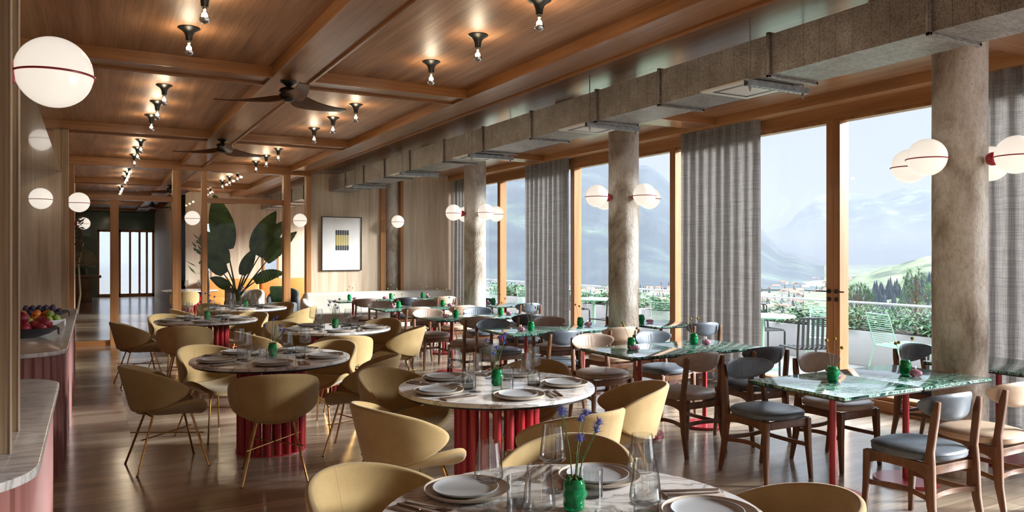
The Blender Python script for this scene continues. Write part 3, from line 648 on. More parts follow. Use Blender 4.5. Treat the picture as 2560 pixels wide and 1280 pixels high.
for k, y in enumerate(colY):
    for nm, a, dx, dy in dn:
        if k == 3 and nm != 'near': continue
        lamp('opal globe lamp on the %s side of the %s' % (nm, cn[k]), (5.5+dx, y+dy, 2.25), a)
lamp('opal globe lamp on the left wall of the lounge behind the glass', (-.14, 19.0, 2.25), 0)

# ================================================================== CEILING LAMPS
cl0 = thing('ceiling_spot', '', 'ceiling lamp', (2.59, 4.33, 3.25), 0, 'black trumpet ceiling lamps with bare bulbs')
MB().lathe([(.078, 0), (.079, -.004), (.07, -.011), (.05, -.022), (.034, -.04), (.026, -.06), (.023, -.09), (.022, -.10), (1e-6, -.10)], 28).build('trumpet_shade', 'black', cl0, smooth=50)
bl = MB().lathe([(.014, -.10), (.015, -.115), (.02, -.135), (.03, -.158), (.033, -.172)], 22).build('bulb', 'bulb', cl0, smooth=80)
MB().lathe([(.033, -.172), (.032, -.184), (.024, -.197), (.012, -.203), (1e-6, -.205)], 22).build('silvered_tip', 'chrome', bl, smooth=80)
MB().lathe([(.014, -.098), (.0145, -.112), (.012, -.118), (1e-6, -.118)], 14).build('socket', 'chrome', bl)
fm = MB()
for k in range(4): a = k*PI/2; fm.tube([(.004*math.cos(a), .004*math.sin(a), -.12), (.012*math.cos(a), .012*math.sin(a), -.16)], .0013, 4)
fm.build('filament', 'filament', bl)
pl = bpy.data.lights.new('bulb_light', 'POINT'); pl.energy = 2.2; pl.color = (1, .84, .62); pl.shadow_soft_size = .03
po = bpy.data.objects.new('bulb_light', pl); C.objects.link(po); po.parent = cl0; po.location = (0, 0, -.15)
first = True
for sd, X_, bays in (('right', 2.59, ((4.33, 5.245, 6.16), (8.32, 9.24, 10.14), (12.36, 13.3, 14.22), (16.2, 17.2, 18.2), (20.2, 21.1))), ('left', .635, ((4.33, 5.22, 6.11), (8.29, 9.2, 10.13), (12.36, 13.27, 14.24), (16.2, 17.2, 18.2), (20.2, 21.1), (24.3, 25.2, 26.1)))):
    for bi, ys in enumerate(bays):
        for li, y in enumerate(ys):
            lab = 'black trumpet ceiling lamp, %s one in the %s bay of the %s row' % (('near', 'middle', 'far')[li], ('first', 'second', 'third', 'fourth', 'fifth', 'sixth')[bi], sd)
            if first: cl0['label'] = lab; first = False
            else: dup(cl0, (X_, y, 3.25), 0, lab)

# ================================================================== CEILING FANS
def fan(loc, rz, label):
    t = thing('ceiling_fan', label, 'ceiling fan', loc, rz, 'three-bladed ceiling fans')
    MB().lathe([(.075, 0), (.072, -.012), (.045, -.03), (.025, -.045), (.018, -.05), (.018, -.07)], 28).build('canopy', 'black', t, smooth=50)
    MB().lathe([(.018, -.05), (.04, -.055), (.075, -.07), (.088, -.095), (.085, -.125), (.06, -.15), (.03, -.155)], 32).build('motor_housing', 'black', t, smooth=50)
    MB().lathe([(.05, -.158), (.045, -.175), (.03, -.185), (1e-6, -.187)], 24).build('hub_cap', 'black', t, smooth=50)
    for k in range(3):
        b = MB()
        def fn(u, v):
            r_ = .03+.66*u; w = .085*math.sin(min(1, u*3+.25)*PI/2)*(1-.55*u)+.006
            tw = -(.5*(1-u)**1.2+.14); q = (v-.5)*2*w; off = .03*math.sin(u*PI)
            return (r_, (q+off)*math.cos(tw), -.15-.02*math.sin(u*PI*.9)+q*math.sin(tw))
        b.grid(fn, 22, 5); b.xf(Matrix.Rotation(k*2*PI/3, 4, 'Z')); b.build('blade', 'blade', t, solid=.011, sub=0, smooth=60, offset=0)
    return t
f0 = fan((1.6, 7.19, 3.172), math.radians(28), 'nearest ceiling fan with three walnut blades')
dup(f0, (1.6, 11.23, 3.172), math.radians(28), 'second ceiling fan farther down the beam')
dup(f0, (1.6, 19.2, 3.172), math.radians(60), 'ceiling fan in the lounge seen through the partition')
dup(f0, (1.6, 25.2, 3.172), math.radians(10), 'farthest ceiling fan in the far room')

# ================================================================== MUSTARD SHELL CHAIRS
def shell_chair(label):
    t = thing('shell_chair', label, 'chair', (0, 0, 0), 0, 'mustard upholstered shell chairs')
    b = MB()
    def back(a, c_):
        U, W_ = disc_uv(2*a-1, 2*c_-1); ph = U*math.radians(86)
        zc = .600-.008*U*U; z = zc+W_*.168*(1-.22*U**4)
        le = (z-.44)*.27*math.cos(ph)
        x = (.305+.05*(z-.6))*math.sin(ph); y = .10-.325*math.cos(ph)-le+.02*abs(U)**3
        return (x, y, z)
    b.grid(back, 20, 12); b.build('backrest', 'mustard', t, solid=.03, sub=1, smooth=80, offset=0)
    b = MB()
    def seat(a, c_):
        U, W_ = disc_uv(2*a-1, 2*c_-1); x = U*.29; y = .02+W_*.225+.13*U*U
        z = .416+.115*abs(U)**2.3-.02*max(0, W_)**2+.03*max(0, -W_)**2
        return (x, y, z)
    b.grid(seat, 18, 14); b.build('seat', 'mustard', t, solid=.034, sub=1, smooth=80, offset=-1)
    for sx in (-1, 1):
        for sy in (-1, 1):
            top = (sx*.12, .02+sy*.13, .40+(.01 if sy < 0 else 0)); bot = (sx*.215, .01+sy*.245, 0)
            l = MB().tube([bot, top], [.0075, .0085], 10).build('leg', 'brass', t)
            MB().lathe([(.0085, 0), (.0085, .008)], 10, (bot[0], bot[1], 0)).build('foot', 'black', l)
    for s in (-1, 1):
        k = .36
        MB().tube([(-.185, .01-s*.215, .148), (.185, .01+s*.215, .158)], .005, 8).xf(Matrix.Translation((0, 0, .09))).build('crossbar', 'brass', t)
    for s in (-1, 1): MB().tube([(s*.14, -.12, .40), (s*.125, -.215, .46)], .007, 6).build('back_bracket', 'brass', t)
    return t
TAB = {'t0': (1.336, 2.02), 't2': (2.262, 4.308), 't1': (1.28, 6.36), 't4': (2.425, 8.56), 't3': (1.30, 10.47), 't5': (2.13, 12.55)}
TN_ = {'t0': 'front round table', 't2': 'second round table', 't1': 'left middle round table', 't4': 'right rear round table', 't3': 'far left round table', 't5': 'farthest round table'}
SEAT = [(-170, 'near'), (-98, 'left'), (-26, 'far left'), (46, 'far right'), (118, 'right')]
sc0 = None
tweak = {('t0', -26): (-.045, -.14, 0), ('t0', 46): (-.2, .09, -.1), ('t0', 118): (-.06, .2, 0), ('t2', -98): (.08, -.16, 0), ('t2', -170): (.16, -.02, .35), ('t2', -26): (-.04, -.05, 0), ('t2', 118): (-.06, -.03, 0), ('t3', -170): (-.2, 0, 0), ('t4', 118): (-.1, 0, 0), ('t4', 46): (.1, -.03, 0), ('t1', 118): (-.08, 0, 0)}
for tk, (tx, ty) in TAB.items():
    for ang, nm in SEAT:
        if tk == 't0' and ang in (-170, -98): continue
        a = math.radians(ang); r_ = .80; dx, dy, dr = tweak.get((tk, ang), (0, 0, 0))
        lab = 'mustard shell chair on the %s side of the %s' % (nm, TN_[tk])
        loc = (tx+r_*math.sin(a)+dx, ty+r_*math.cos(a)+dy, 0); rz = PI-a+dr
        if sc0 is None: sc0 = shell_chair(lab); sc0.location = loc; sc0.rotation_euler = (0, 0, rz)
        else: dup(sc0, loc, rz, lab)

# ================================================================== ROUND TABLES
def round_table(label):
    t = thing('round_table', label, 'table', (0, 0, 0), 0, 'round marble tables on red tube bases')
    MB().lathe([(.60, .712), (.615, .714), (.62, .718), (.62, .736), (.617, .74), (1e-6, .74)], 96).build('marble_top', 'marble', t, smooth=30)
    MB().lathe([(1e-6, .70), (.598, .70), (.598, .7118), (1e-6, .7118)], 64).build('under_plate', 'black', t, smooth=30)
    MB().lathe([(.21, 0), (.275, 0), (.275, .008), (.21, .008)], 64).build('foot_ring', 'red', t, smooth=30)
    for k in range(20):
        a = 2*PI*k/20+.1; MB().lathe([(.026, .008), (.027, .70)], 20, (.245*math.cos(a), .245*math.sin(a), 0)).build('tube', 'red', t, smooth=40)
    return t
rt0 = None
for tk, (tx, ty) in TAB.items():
    lab = {'t0': 'nearest round white marble table on red tubes, cut by the bottom edge', 't2': 'round white marble table on red tubes in the middle of the room', 't1': 'round marble table with red tube base, left of the middle', 't4': 'round marble table on red tubes in front of the pale bench', 't3': 'far left round marble table near the glass partition', 't5': 'farthest round marble table, below the big banana plant'}[tk]
    if rt0 is None: rt0 = round_table(lab); rt0.location = (tx, ty, 0)
    else: dup(rt0, (tx, ty, 0), .7*len(tk)+ty, lab)

# ================================================================== TABLEWARE
ZT = .7402
def mk_ware():
    P_ = {}
    def one(name, cat, build, group):
        t = thing(name, '', cat, (0, 0, 0), 0, group); build(t); P_[name] = t
    one('charger_plate', 'plate', lambda t: MB().lathe([(.085, 0), (.12, .002), (.148, .012), (.152, .022), (.1495, .0225), (.144, .014), (.118, .0075), (1e-6, .007)], 56).build('stoneware', 'charger', t, smooth=50), 'large stoneware plates on the round tables')
    one('side_plate', 'plate', lambda t: MB().lathe([(.06, .0), (.095, .003), (.112, .011), (.116, .017), (.1135, .0175), (.108, .012), (.09, .0075), (1e-6, .0065)], 56).build('stoneware', 'plate', t, smooth=50), 'small stoneware plates stacked on the large ones')
    def wine(t):
        MB().lathe([(.036, 0), (.037, .002), (.02, .004), (.004, .008), (.0035, .02), (.0035, .09), (.006, .100)], 28).build('stem', 'drink', t, smooth=60)
        MB().lathe([(.006, .100), (.034, .106), (.046, .116), (.047, .127), (.043, .16), (.038, .198), (.0345, .232), (.0337, .232), (.0372, .198), (.042, .16), (.046, .127), (.043, .118), (.02, .111), (1e-6, .110)], 36).build('bowl', 'drink', t, smooth=60)
    one('wine_glass', 'glass', wine, 'wine glasses on the round tables')
    def tumb(t):
        MB().lathe([(.040, .010), (.040, .094), (.0388, .094), (.0388, .012), (1e-6, .012)], 32).build('wall', 'drink', t, smooth=60)
        MB().lathe([(.036, 0), (.040, .002), (.040, .010), (1e-6, .010)], 32).build('base', 'smoke', t, smooth=40)
    one('water_tumbler', 'glass', tumb, 'water tumblers on the round tables')
    one('napkin', 'napkin', lambda t: MB().box(-.045, .045, -.105, .105, 0, .004).box(-.043, .043, -.103, .10, .004, .0065).build('cloth', 'napkin', t, bevel=.0015), 'folded napkins on the round tables')
    def fork(t):
        b = MB(); b.bar([(0, -.095, .002), (0, -.03, .002), (0, .03, .004), (0, .052, .003)], [.008, .006, .005, .019], .0018)
        for k in range(4): b.bar([(-.0075+.005*k, .05, .003), (-.0078+.0052*k, .093, .004)], .0026, .0016)
        b.build('metal', 'cutlery', t, smooth=40)
    one('fork', 'fork', fork, 'forks on the napkins')
    def knife(t):
        b = MB(); b.bar([(0, -.10, .003), (0, 0, .003)], [.01, .008], .004); b.bar([(0, 0, .003), (0, .02, .003), (.002, .08, .003), (.006, .108, .003)], [.008, .016, .015, .003], .0014)
        b.build('metal', 'cutlery', t, smooth=40)
    one('knife', 'knife', knife, 'knives on the napkins')
    return P_
WARE = mk_ware(); used = {}
def put(name, loc, rz, label):
    if name not in used: used[name] = 1; o = WARE[name]; o.location = loc; o.rotation_euler = (0, 0, rz); o['label'] = label; return o
    return dup(WARE[name], loc, rz, label)
random.seed(11)
STN = {-170: 'near setting', -98: 'left setting', -26: 'far left setting', 46: 'far right setting', 118: 'right setting'}
for tk, (tx, ty) in TAB.items():
    for ang, nm in SEAT:
        a = math.radians(ang); n_ = '%s, %s' % (STN[ang], TN_[tk])
        def at(r_, side):   # r outwards, side to the diner's right
            return (tx+r_*math.sin(a)-side*math.cos(a)*1.0, ty+r_*math.cos(a)+side*math.sin(a))
        rz = PI-a
        x, y = at(.43, 0); put('charger_plate', (x, y, ZT), rz, 'large warm grey plate, '+n_)
        put('side_plate', (x-.004, y+.006, ZT+.0078), rz, 'small grey plate atop the large one, '+n_)
        x, y = at(.43, .225); k = random.uniform(-.12, .12); put('napkin', (x, y, ZT), rz+k, 'folded grey napkin under the cutlery, '+n_)
        x1, y1 = at(.43, .205); put('fork', (x1, y1, ZT+.007), rz+k+.06, 'rose metal fork on the napkin, '+n_)
        x1, y1 = at(.43, .245); put('knife', (x1, y1, ZT+.007), rz+k-.05, 'rose metal knife on the napkin, '+n_)
        x, y = at(.24, .12+random.uniform(-.015, .015)); put('wine_glass', (x, y, ZT), 0, 'tapered clear wine glass, '+n_)
        x, y = at(.22+random.uniform(-.01, .02), .005+random.uniform(-.015, .015)); put('water_tumbler', (x, y, ZT), 0, 'straight clear tumbler with a dark base, '+n_)
# green ribbed vases
VP = [(.022, 0), (.031, .004), (.0355, .016), (.0345, .026), (.0335, .031), (.0385, .043), (.0405, .054), (.0375, .064), (.0335, .070), (.0345, .078), (.034, .088), (.029, .097), (.0275, .100), (.029, .103), (.0265, .1035), (.025, .098), (.031, .086), (.03, .07), (.037, .054), (.03, .03), (.03, .016), (1e-6, .008)]
def vase(label):
    t = thing('bud_vase', label, 'vase', (0, 0, 0), 0, 'small lobed green glass vases')
    b = MB().lathe(VP, 40)
    b.v = [(x*(1+.07*math.sin(3*math.atan2(y, x)+z_*55)*math.sin(PI*min(1, z_/.1))), y*(1+.07*math.sin(3*math.atan2(y, x)+z_*55)*math.sin(PI*min(1, z_/.1))), z_) for x, y, z_ in b.v]
    b.build('glass_body', 'vase', t, smooth=80); return t
v0 = None
def put_vase(x, y, z, label):
    global v0
    if v0 is None: v0 = vase(label); v0.location = (x, y, z); return v0
    return dup(v0, (x, y, z), 0, label)
def thistle(x, y, z, label, seed):
    random.seed(seed); t = thing('thistle_posy', label, 'flowers', (x, y, z), 0, 'blue thistle posies'); st = MB(); heads = []
    main = [(random.uniform(-.085, .085), random.uniform(-.085, .085), random.uniform(.20, .33)) for _ in range(7)]
    for p in main:
        m_ = (p[0]*.35, p[1]*.35, p[2]*.6); st.tube([(0, 0, .02), m_, p], [.0024, .0018, .0013], 5); heads.append(p)
        q = (p[0]*.5+random.uniform(-.03, .03), p[1]*.5, p[2]*.72)
        for k in range(5):
            a = random.uniform(0, 6.3); st.add([(q[0], q[1], q[2]), (q[0]+.012*math.cos(a), q[1]+.012*math.sin(a), q[2]+.004), (q[0]+.028*math.cos(a+.2), q[1]+.028*math.sin(a+.2), q[2]+.008)], [(0, 1, 2)])
    for k in range(9):
        a = k*.7; st.add([(0, 0, .10), (.02*math.cos(a), .02*math.sin(a), .112), (.045*math.cos(a+.25), .045*math.sin(a+.25), .105), (.02*math.cos(a+.5), .02*math.sin(a+.5), .108)], [(0, 1, 2, 3)])
    st.build('stems', 'stem', t, smooth=0)
    for p in heads:
        h = MB(); h.lathe([(1e-6, -.008), (.006, -.006), (.0075, 0), (.005, .009), (1e-6, .014)], 8, p)
        for k in range(60):
            a = random.uniform(0, 6.3); e_ = random.uniform(-.3, 1.3); d = Vector((math.cos(a)*math.cos(e_), math.sin(a)*math.cos(e_), math.sin(e_))); s_ = d.cross(Vector((.3, .5, .8))).normalized()*.0021
            o_ = Vector(p); h.add([o_+s_, o_-s_, o_+d*random.uniform(.018, .030)], [(0, 1, 2)])
        h.build('flower_head', 'thistle', t, smooth=0)
    return t
def craspedia(x, y, z, label, seed):
    random.seed(seed); t = thing('craspedia_stems', label, 'flowers', (x, y, z), 0, 'yellow ball flowers in green vases')
    for k in range(3):
        a = random.uniform(0, 2.1)+k*2.1; p = (random.uniform(.03, .1)*math.cos(a), random.uniform(.03, .1)*math.sin(a), random.uniform(.17, .3))
        s_ = MB().tube([(0, 0, .02), (p[0]*.4, p[1]*.4, p[2]*.55), p], [.0009]*3, 5).build('stem', 'dry', t)
        MB().lathe([(max(1e-6, .0115*math.sin(q)), -.0115*math.cos(q)) for q in [PI*i/8 for i in range(9)]], 12, p).build('flower_ball', 'ball', s_, smooth=80)
    return t
for i, tk in enumerate(TAB):
    tx, ty = TAB[tk]; ox, oy = {'t0': (.04, .06), 't1': (.02, .06)}.get(tk, (.0, .0))
    put_vase(tx+ox, ty+oy, ZT, 'green glass vase in the centre of the '+TN_[tk])
    thistle(tx+ox, ty+oy, ZT, 'blue thistles in the vase on the '+TN_[tk], 20+i)

# ================================================================== GREEN MARBLE TABLES
def green_table(label, two=True, seed=0):
    t = thing('green_marble_table', label, 'table', (0, 0, 0), 0, 'green marble tables on red pedestals')
    xs = (-.375, .375) if two else (0,)
    for i, x in enumerate(xs):
        b = MB(); w = .3735
        def rr(w, r=.03, n=5):
            p = []
            for cx_, cy_, a0 in ((w-r, -w+r, -PI/2), (w-r, w-r, 0), (-w+r, w-r, PI/2), (-w+r, -w+r, PI)):
                for k in range(n+1): a = a0+PI/2*k/n; p.append((x+cx_+r*math.cos(a), cy_+r*math.sin(a)))
            return p
        rc = rr(w, .012)
        MB().prism(rc, .722, .74).build('marble_top', 'gmarble', t, bevel=.002, smooth=30)
        MB().prism([(q[0]*1.0, q[1]) for q in rr(w-.006, .012)], .712, .7218).build('under_plate', 'black', t, smooth=30)
        xp = x
        MB().lathe([(.0215, .024), (.0215, .712)], 24, (xp, 0, 0)).build('pole', 'red', t, smooth=40)
        MB().lathe([(.205, 0), (.208, .002), (.208, .021), (.205, .024), (1e-6, .025)], 64, (xp, 0, 0)).build('base_disc', 'red', t, smooth=30)
    return t
gt2 = gt1 = None
GT = [(4.565, 3.32, 2, 'nearest green marble table, made of two joined tops'), (4.565, 5.30, 2, 'second green marble double table from the front'), (4.565, 7.29, 2, 'third green marble double table from the front'),
      (4.565, 9.27, 2, 'fourth green marble double table from the front'), (4.565, 11.25, 2, 'fifth green marble double table from the front'),
      (4.2, 13.66, 1, 'leftmost green marble table at the pale bench'), (4.98, 13.66, 1, 'middle green marble table at the pale bench'), (5.76, 13.66, 1, 'right green marble table at the pale bench'),
      (6.07, 3.32, 1, 'single green marble table at the right edge beyond the column'), (6.07, 7.27, 1, 'single green marble table by the window behind the second column'), (6.07, 11.25, 1, 'single green marble table by the window behind the third column')]
for x, y, n_, lab in GT:
    if n_ == 2:
        if gt2 is None: gt2 = green_table(lab); gt2.location = (x, y, 0)
        else: dup(gt2, (x, y, 0), 0, lab)
    else:
        if gt1 is None: gt1 = green_table(lab, False); gt1.location = (x, y, 0)
        else: dup(gt1, (x, y, 0), 0, lab)
def oil_lamp(label):
    t = thing('pink_candle_pot', label, 'candle holder', (0, 0, 0), 0, 'round pink glass candle pots')
    MB().lathe([(.018, 0), (.033, .004), (.042, .016), (.043, .026), (.036, .038), (.02, .045), (.012, .047), (.011, .05), (1e-6, .05)], 32).build('glass_pot', 'pinkglass', t, smooth=60)
    MB().tube([(.042+.0*k, .014*math.cos(a), .03+.014*math.sin(a)) for k, a in enumerate([2*PI*i/16 for i in range(16)])], .003, 6, closed=True).build('handle', 'pinkglass', t)
    w_ = MB().lathe([(.002, .05), (.002, .056)], 6).build('wick', 'white', t)
    MB().lathe([(1e-6, .055), (.003, .06), (.002, .067), (1e-6, .073)], 8).build('flame', 'flame', w_)
    return t
ol = None
VT = [(4.24, 3.36, 0, 'left half of the nearest green table', 4.33, 3.42), (4.95, 3.33, 1, 'right half of the nearest green table', 4.93, 3.24), (4.16, 5.38, 1, 'left half of the second green table', 4.12, 5.28), (4.88, 5.38, 1, 'right half of the second green table', 4.98, 5.32),
      (4.2, 7.2, 1, 'left half of the third green table', 4.09, 7.22), (4.98, 7.4, 1, 'right half of the third green table', 5.06, 7.36), (4.22, 9.2, 1, 'left half of the fourth green table', 4.1, 9.25), (4.94, 9.3, 1, 'right half of the fourth green table', 5.06, 9.28),
      (4.2, 11.3, 1, 'left half of the fifth green table', 4.1, 11.28), (4.95, 11.3, 1, 'right half of the fifth green table', 5.06, 11.26), (4.16, 13.75, 1, 'leftmost bench table', 4.26, 13.75), (4.96, 13.75, 1, 'middle bench table', 4.84, 13.75), (5.6, 13.75, 1, 'right bench table', 5.71, 13.75),
      (5.92, 3.4, 1, 'single table at the right edge', 6.0, 3.42), (5.86, 7.38, 1, 'single table behind the second column', 5.96, 7.34), (5.92, 11.4, 1, 'single table behind the third column', 5.82, 11.4)]
for i, (x, y, f_, nm, lx, ly) in enumerate(VT):
    put_vase(x, y, ZT, 'green glass vase on the '+nm); craspedia(x, y, ZT, 'yellow ball flowers in the vase on the '+nm, 60+i)
    lab = 'round pink glass candle pot on the '+nm
    if ol is None: ol = oil_lamp(lab); ol.location = (lx, ly, ZT)
    else: dup(ol, (lx, ly, ZT), i*1.1, lab)

# ================================================================== WOODEN CHAIRS
def wood_chair(label):
    t = thing('wooden_chair', label, 'chair', (0, 0, 0), 0, 'walnut chairs with leather seats and backs')
    for sx in (-1, 1):
        # rear leg and post, one shaped board
        MB().bar([(sx*.205, -.25, 0), (sx*.20, -.212, .20), (sx*.195, -.195, .40), (sx*.192, -.20, .5), (sx*.185, -.225, .70), (sx*.182, -.238, .775)], [.021, .026, .030, .028, .028, .026], [.026, .044, .064, .040, .040, .024], up=(0, 1, 0)).build('leg', 'chair_wood', t, bevel=.004, smooth=40)
        # front leg
        MB().bar([(sx*.215, .205, 0), (sx*.205, .19, .22), (sx*.198, .182, .425)], [.025, .032, .036], [.025, .036, .052], up=(0, 1, 0)).build('leg', 'chair_wood', t, bevel=.004, smooth=40)
        # arched side rail
        n = 16; top = [(-.205+.4*i/n, .432) for i in range(n+1)]
        bot = [(-.205+.4*i/n, .432-.052-.045*abs(2*i/n-1)**4) for i in range(n, -1, -1)]
        MB().prism(top+bot, sx*.2-.012, sx*.2+.012, 'x').build('side_rail', 'chair_wood', t, bevel=.003, smooth=40)
        # bowed side stretcher
        MB().bar([(sx*(.203-.05*math.sin(PI*i/10)), -.215+.41*i/10, .235+.01*math.sin(PI*i/10)) for i in range(11)], .014, .028).build('stretcher', 'chair_wood', t, bevel=.002, smooth=40)
    MB().bar([(-.2, .183, .40), (.2, .183, .40)], .022, .055).build('front_rail', 'chair_wood', t, bevel=.003, smooth=40)
    MB().bar([(-.195, -.19, .39), (.195, -.19, .39)], .022, .05).build('rear_rail', 'chair_wood', t, bevel=.003, smooth=40)
    MB().bar([(-.2+.4*i/10, -.215+.035*math.sin(PI*i/10), .25) for i in range(11)], .014, .03).build('stretcher', 'chair_wood', t, bevel=.002, smooth=40)
    # cushion
    b = MB(); n = 40
    def rim(k, g=1.0):
        a = 2*PI*k/n; c_, s_ = math.cos(a), math.sin(a); p = 2.7
        r_ = (abs(c_)**p+abs(s_)**p)**(-1/p); w = .238 if s_ > 0 else .238-.018*abs(s_)
        return (w*r_*c_*g, .228*r_*s_*g+.0, 0)
    rings = [(.90, .432), (.985, .437), (1.0, .446), (1.0, .466), (.985, .474), (.93, .483), (.75, .494), (.45, .499), (.15, .501)]
    vs = []; fs = []
    for g, z in rings:
        for k in range(n): x, y, _ = rim(k, g); vs.append((x, y, z))
    for j in range(len(rings)-1):
        for k in range(n): fs.append((j*n+k, j*n+(k+1) % n, (j+1)*n+(k+1) % n, (j+1)*n+k))
    fs += [tuple(range(n-1, -1, -1)), tuple((len(rings)-1)*n+k for k in range(n))]
    s_ = b.add(vs, fs).build('seat_cushion', 'blue', t, smooth=70)
    MB().tube([(rim(k, 1.0)[0], rim(k, 1.0)[1], .469) for k in range(n)], .003, 6, closed=True).build('piping', 'blue', s_)
    # curved back pad
    b = MB()
    def pad(side):
        def fn(a, c_):
            U, W_ = disc_uv(2*a-1, 2*c_-1); z = .735+W_*(.083 if W_ < 0 else .075)+.018*U*U*(1 if W_ > -.5 else 1)
            th = .018*(max(0, 1-(U*U+W_*W_)**2))**.5+.0
            pleat = .0022*math.sin(U*46)*(1-W_*W_)*(1 if -.1 < U < .55 else 0) if side > 0 else 0
            y = -.232+.085*U*U+side*(th+pleat)-(z-.735)*.12
            return (U*.235, y, z)
        return fn
    b.grid(pad(1), 40, 12); b.grid(pad(-1), 40, 12); bp = b.build('back_pad', 'blue', t, smooth=70)
    return t
wc0 = None
WCH = [(4.20, 2.74, 0, 'blue', 'near side of the nearest green table, left'), (4.90, 2.78, 0, 'sand', 'near side of the nearest green table, right'), (4.22, 3.90, 1, 'blue', 'far side of the nearest green table, left'), (4.93, 3.87, 1, 'taupe', 'far side of the nearest green table, right'),
       (4.20, 4.74, 0, 'taupe', 'near side of the second green table, left'), (4.96, 4.76, 0, 'navy', 'near side of the second green table, right'), (4.20, 5.88, 1, 'taupe', 'far side of the second green table, left'), (4.92, 5.84, 1, 'blue', 'far side of the second green table, right'),
       (4.22, 6.75, 0, 'blue', 'near side of the third green table, left'), (4.96, 6.75, 0, 'sand', 'near side of the third green table, right'), (4.16, 7.84, 1, 'blue', 'far side of the third green table, left'), (4.92, 7.84, 1, 'brownl', 'far side of the third green table, right'),
       (4.20, 8.72, 0, 'taupe', 'near side of the fourth green table, left'), (4.96, 8.74, 0, 'navy', 'near side of the fourth green table, right'), (4.16, 9.84, 1, 'taupe', 'far side of the fourth green table, left'), (4.92, 9.82, 1, 'blue', 'far side of the fourth green table, right'),
       (4.20, 10.70, 0, 'taupe', 'near side of the fifth green table, left'), (4.94, 10.70, 0, 'sand', 'near side of the fifth green table, right'), (4.16, 11.82, 1, 'taupe', 'far side of the fifth green table, left'), (4.92, 11.82, 1, 'brownl', 'far side of the fifth green table, right'),
       (4.2, 13.12, 0, 'taupe', 'near side of the leftmost bench table'), (4.98, 13.12, 0, 'navy', 'near side of the middle bench table'), (5.72, 13.12, 0, 'sand', 'near side of the right bench table'),
       (6.16, 3.88, 1, 'navy', 'far side of the single table beyond the nearest column'), (6.03, 2.75, 0, 'blue', 'near side of the single table beyond the nearest column'),
       (6.1, 6.72, 0, 'blue', 'near side of the single window table behind the second column'), (6.03, 7.83, 1, 'navy', 'far side of the single window table behind the second column'),
       (6.1, 10.7, 0, 'blue', 'near side of the single window table behind the third column'), (6.03, 11.8, 1, 'navy', 'far side of the single window table behind the third column')]
CN = {'blue': 'slate blue', 'navy': 'dark slate', 'taupe': 'taupe', 'sand': 'sand beige', 'brownl': 'brown'}
random.seed(3)
for x, y, f_, col, nm in WCH:
    lab = 'wooden chair, %s pads, %s' % (CN[col], nm); rz = (PI if f_ else 0)+random.uniform(-.06, .06)
    if wc0 is None: wc0 = wood_chair(lab); wc0.location = (x, y, 0); wc0.rotation_euler = (0, 0, rz)
    else: dup(wc0, (x, y, 0), rz, lab, swap={'seat_cushion': col, 'back_pad': col, 'piping': col})

# ================================================================== BENCH, PICTURE, LOUNGE
t = thing('banquette_bench', 'long pale boucle bench with a rounded left end along the end wall', 'bench', (5.2, 14.6, 0))
def rbox(x0, x1, y0, y1, z0, z1): return MB().box(x0, x1, y0, y1, z0, z1)
rbox(-1.55, 1.5, -.38, .36, .12, .46).build('seat', 'bench', t, bevel=.07, seg=4, smooth=60)
rbox(-1.62, 1.5, .12, .37, .30, .84).build('back', 'bench', t, bevel=.08, seg=4, smooth=60)
MB().grid(lambda u, v: (-1.62-.10*math.sin(PI*u), .37-.72*u, .10+.70*v-.22*u*v), 10, 6).build('curved_end', 'bench', t, solid=.14, sub=1, smooth=80)
MB().box(-1.5, 1.45, -.3, .3, 0, .12).build('plinth', 'black', t)
pc = thing('framed_print', 'framed abstract print of black and yellow bars on white', 'picture', (4.378, 14.985, 1.79))
MB().box(-.405, .405, -.02, .0, -.535, -.523).box(-.405, .405, -.02, 0, .523, .535).box(-.405, -.393, -.02, 0, -.523, .523).box(.393, .405, -.02, 0, -.523, .523).build('frame', 'black', pc)
MB().box(-.393, .393, -.006, -.002, -.523, .523).build('mat_board', 'paper', pc)
MB().box(-.135, .135, -.009, -.0065, -.20, .20).build('print', 'print', pc, smooth=0).location = (.01, 0, .07)
MB().box(-.393, .393, -.014, -.012, -.523, .523).build('glazing', 'picglass', pc)

def leaf_mesh(L_, w, droop, fold=.25, base=(0, 0, 0), az=0, tilt=1.2, n=16):
    """petiole + blade points: returns midrib list starting at base"""
    pts = []; p = Vector(base); e = tilt; st = L_/n
    for i in range(n+1):
        pts.append(p.copy()); d = Vector((math.cos(az)*math.cos(e), math.sin(az)*math.cos(e), math.sin(e))); p = p+d*st; e -= droop/n*(.3+1.4*i/n)
    return pts
def big_leaf(parent, base, az, tilt, pet, blade, w, droop, bow=.3):
    pts = leaf_mesh(pet+blade, w, droop, base=base, az=az, tilt=tilt, n=26); k0 = max(1, int(26*pet/(pet+blade)))
    MB().tube(pts[:k0+3], [.022-.014*i/(k0+3) for i in range(k0+3)], 7).build('petiole', 'stem', parent)
    mid = pts[k0:]; m_ = len(mid)-1; b = MB(); side = Vector((-math.sin(az), math.cos(az), 0))
    def fn(u, v):
        i = min(int(v*m_), m_-1); f = v*m_-i; c = mid[i].lerp(mid[i+1], f); d = (mid[i+1]-mid[i]).normalized(); side = d.cross(Vector((.35*math.sin(az*5), 1, .15))).normalized(); nrm = side.cross(d).normalized()
        s = 2*u-1; ww = w*(math.sin(PI*min(1, (v*.93+.07))**.8))**.75
        return c+side*s*ww+nrm*(abs(s)*bow*ww*.8+.012*math.sin(v*70+u*2)*abs(s))
    b.grid(fn, 12, 34); b.build('leaf_blade', 'leaf', parent, solid=.004, smooth=60)
pt = thing('banana_plant', 'tall banana plant with big upright leaves behind the glass partition', 'plant', (2.66, 16.6, 0))
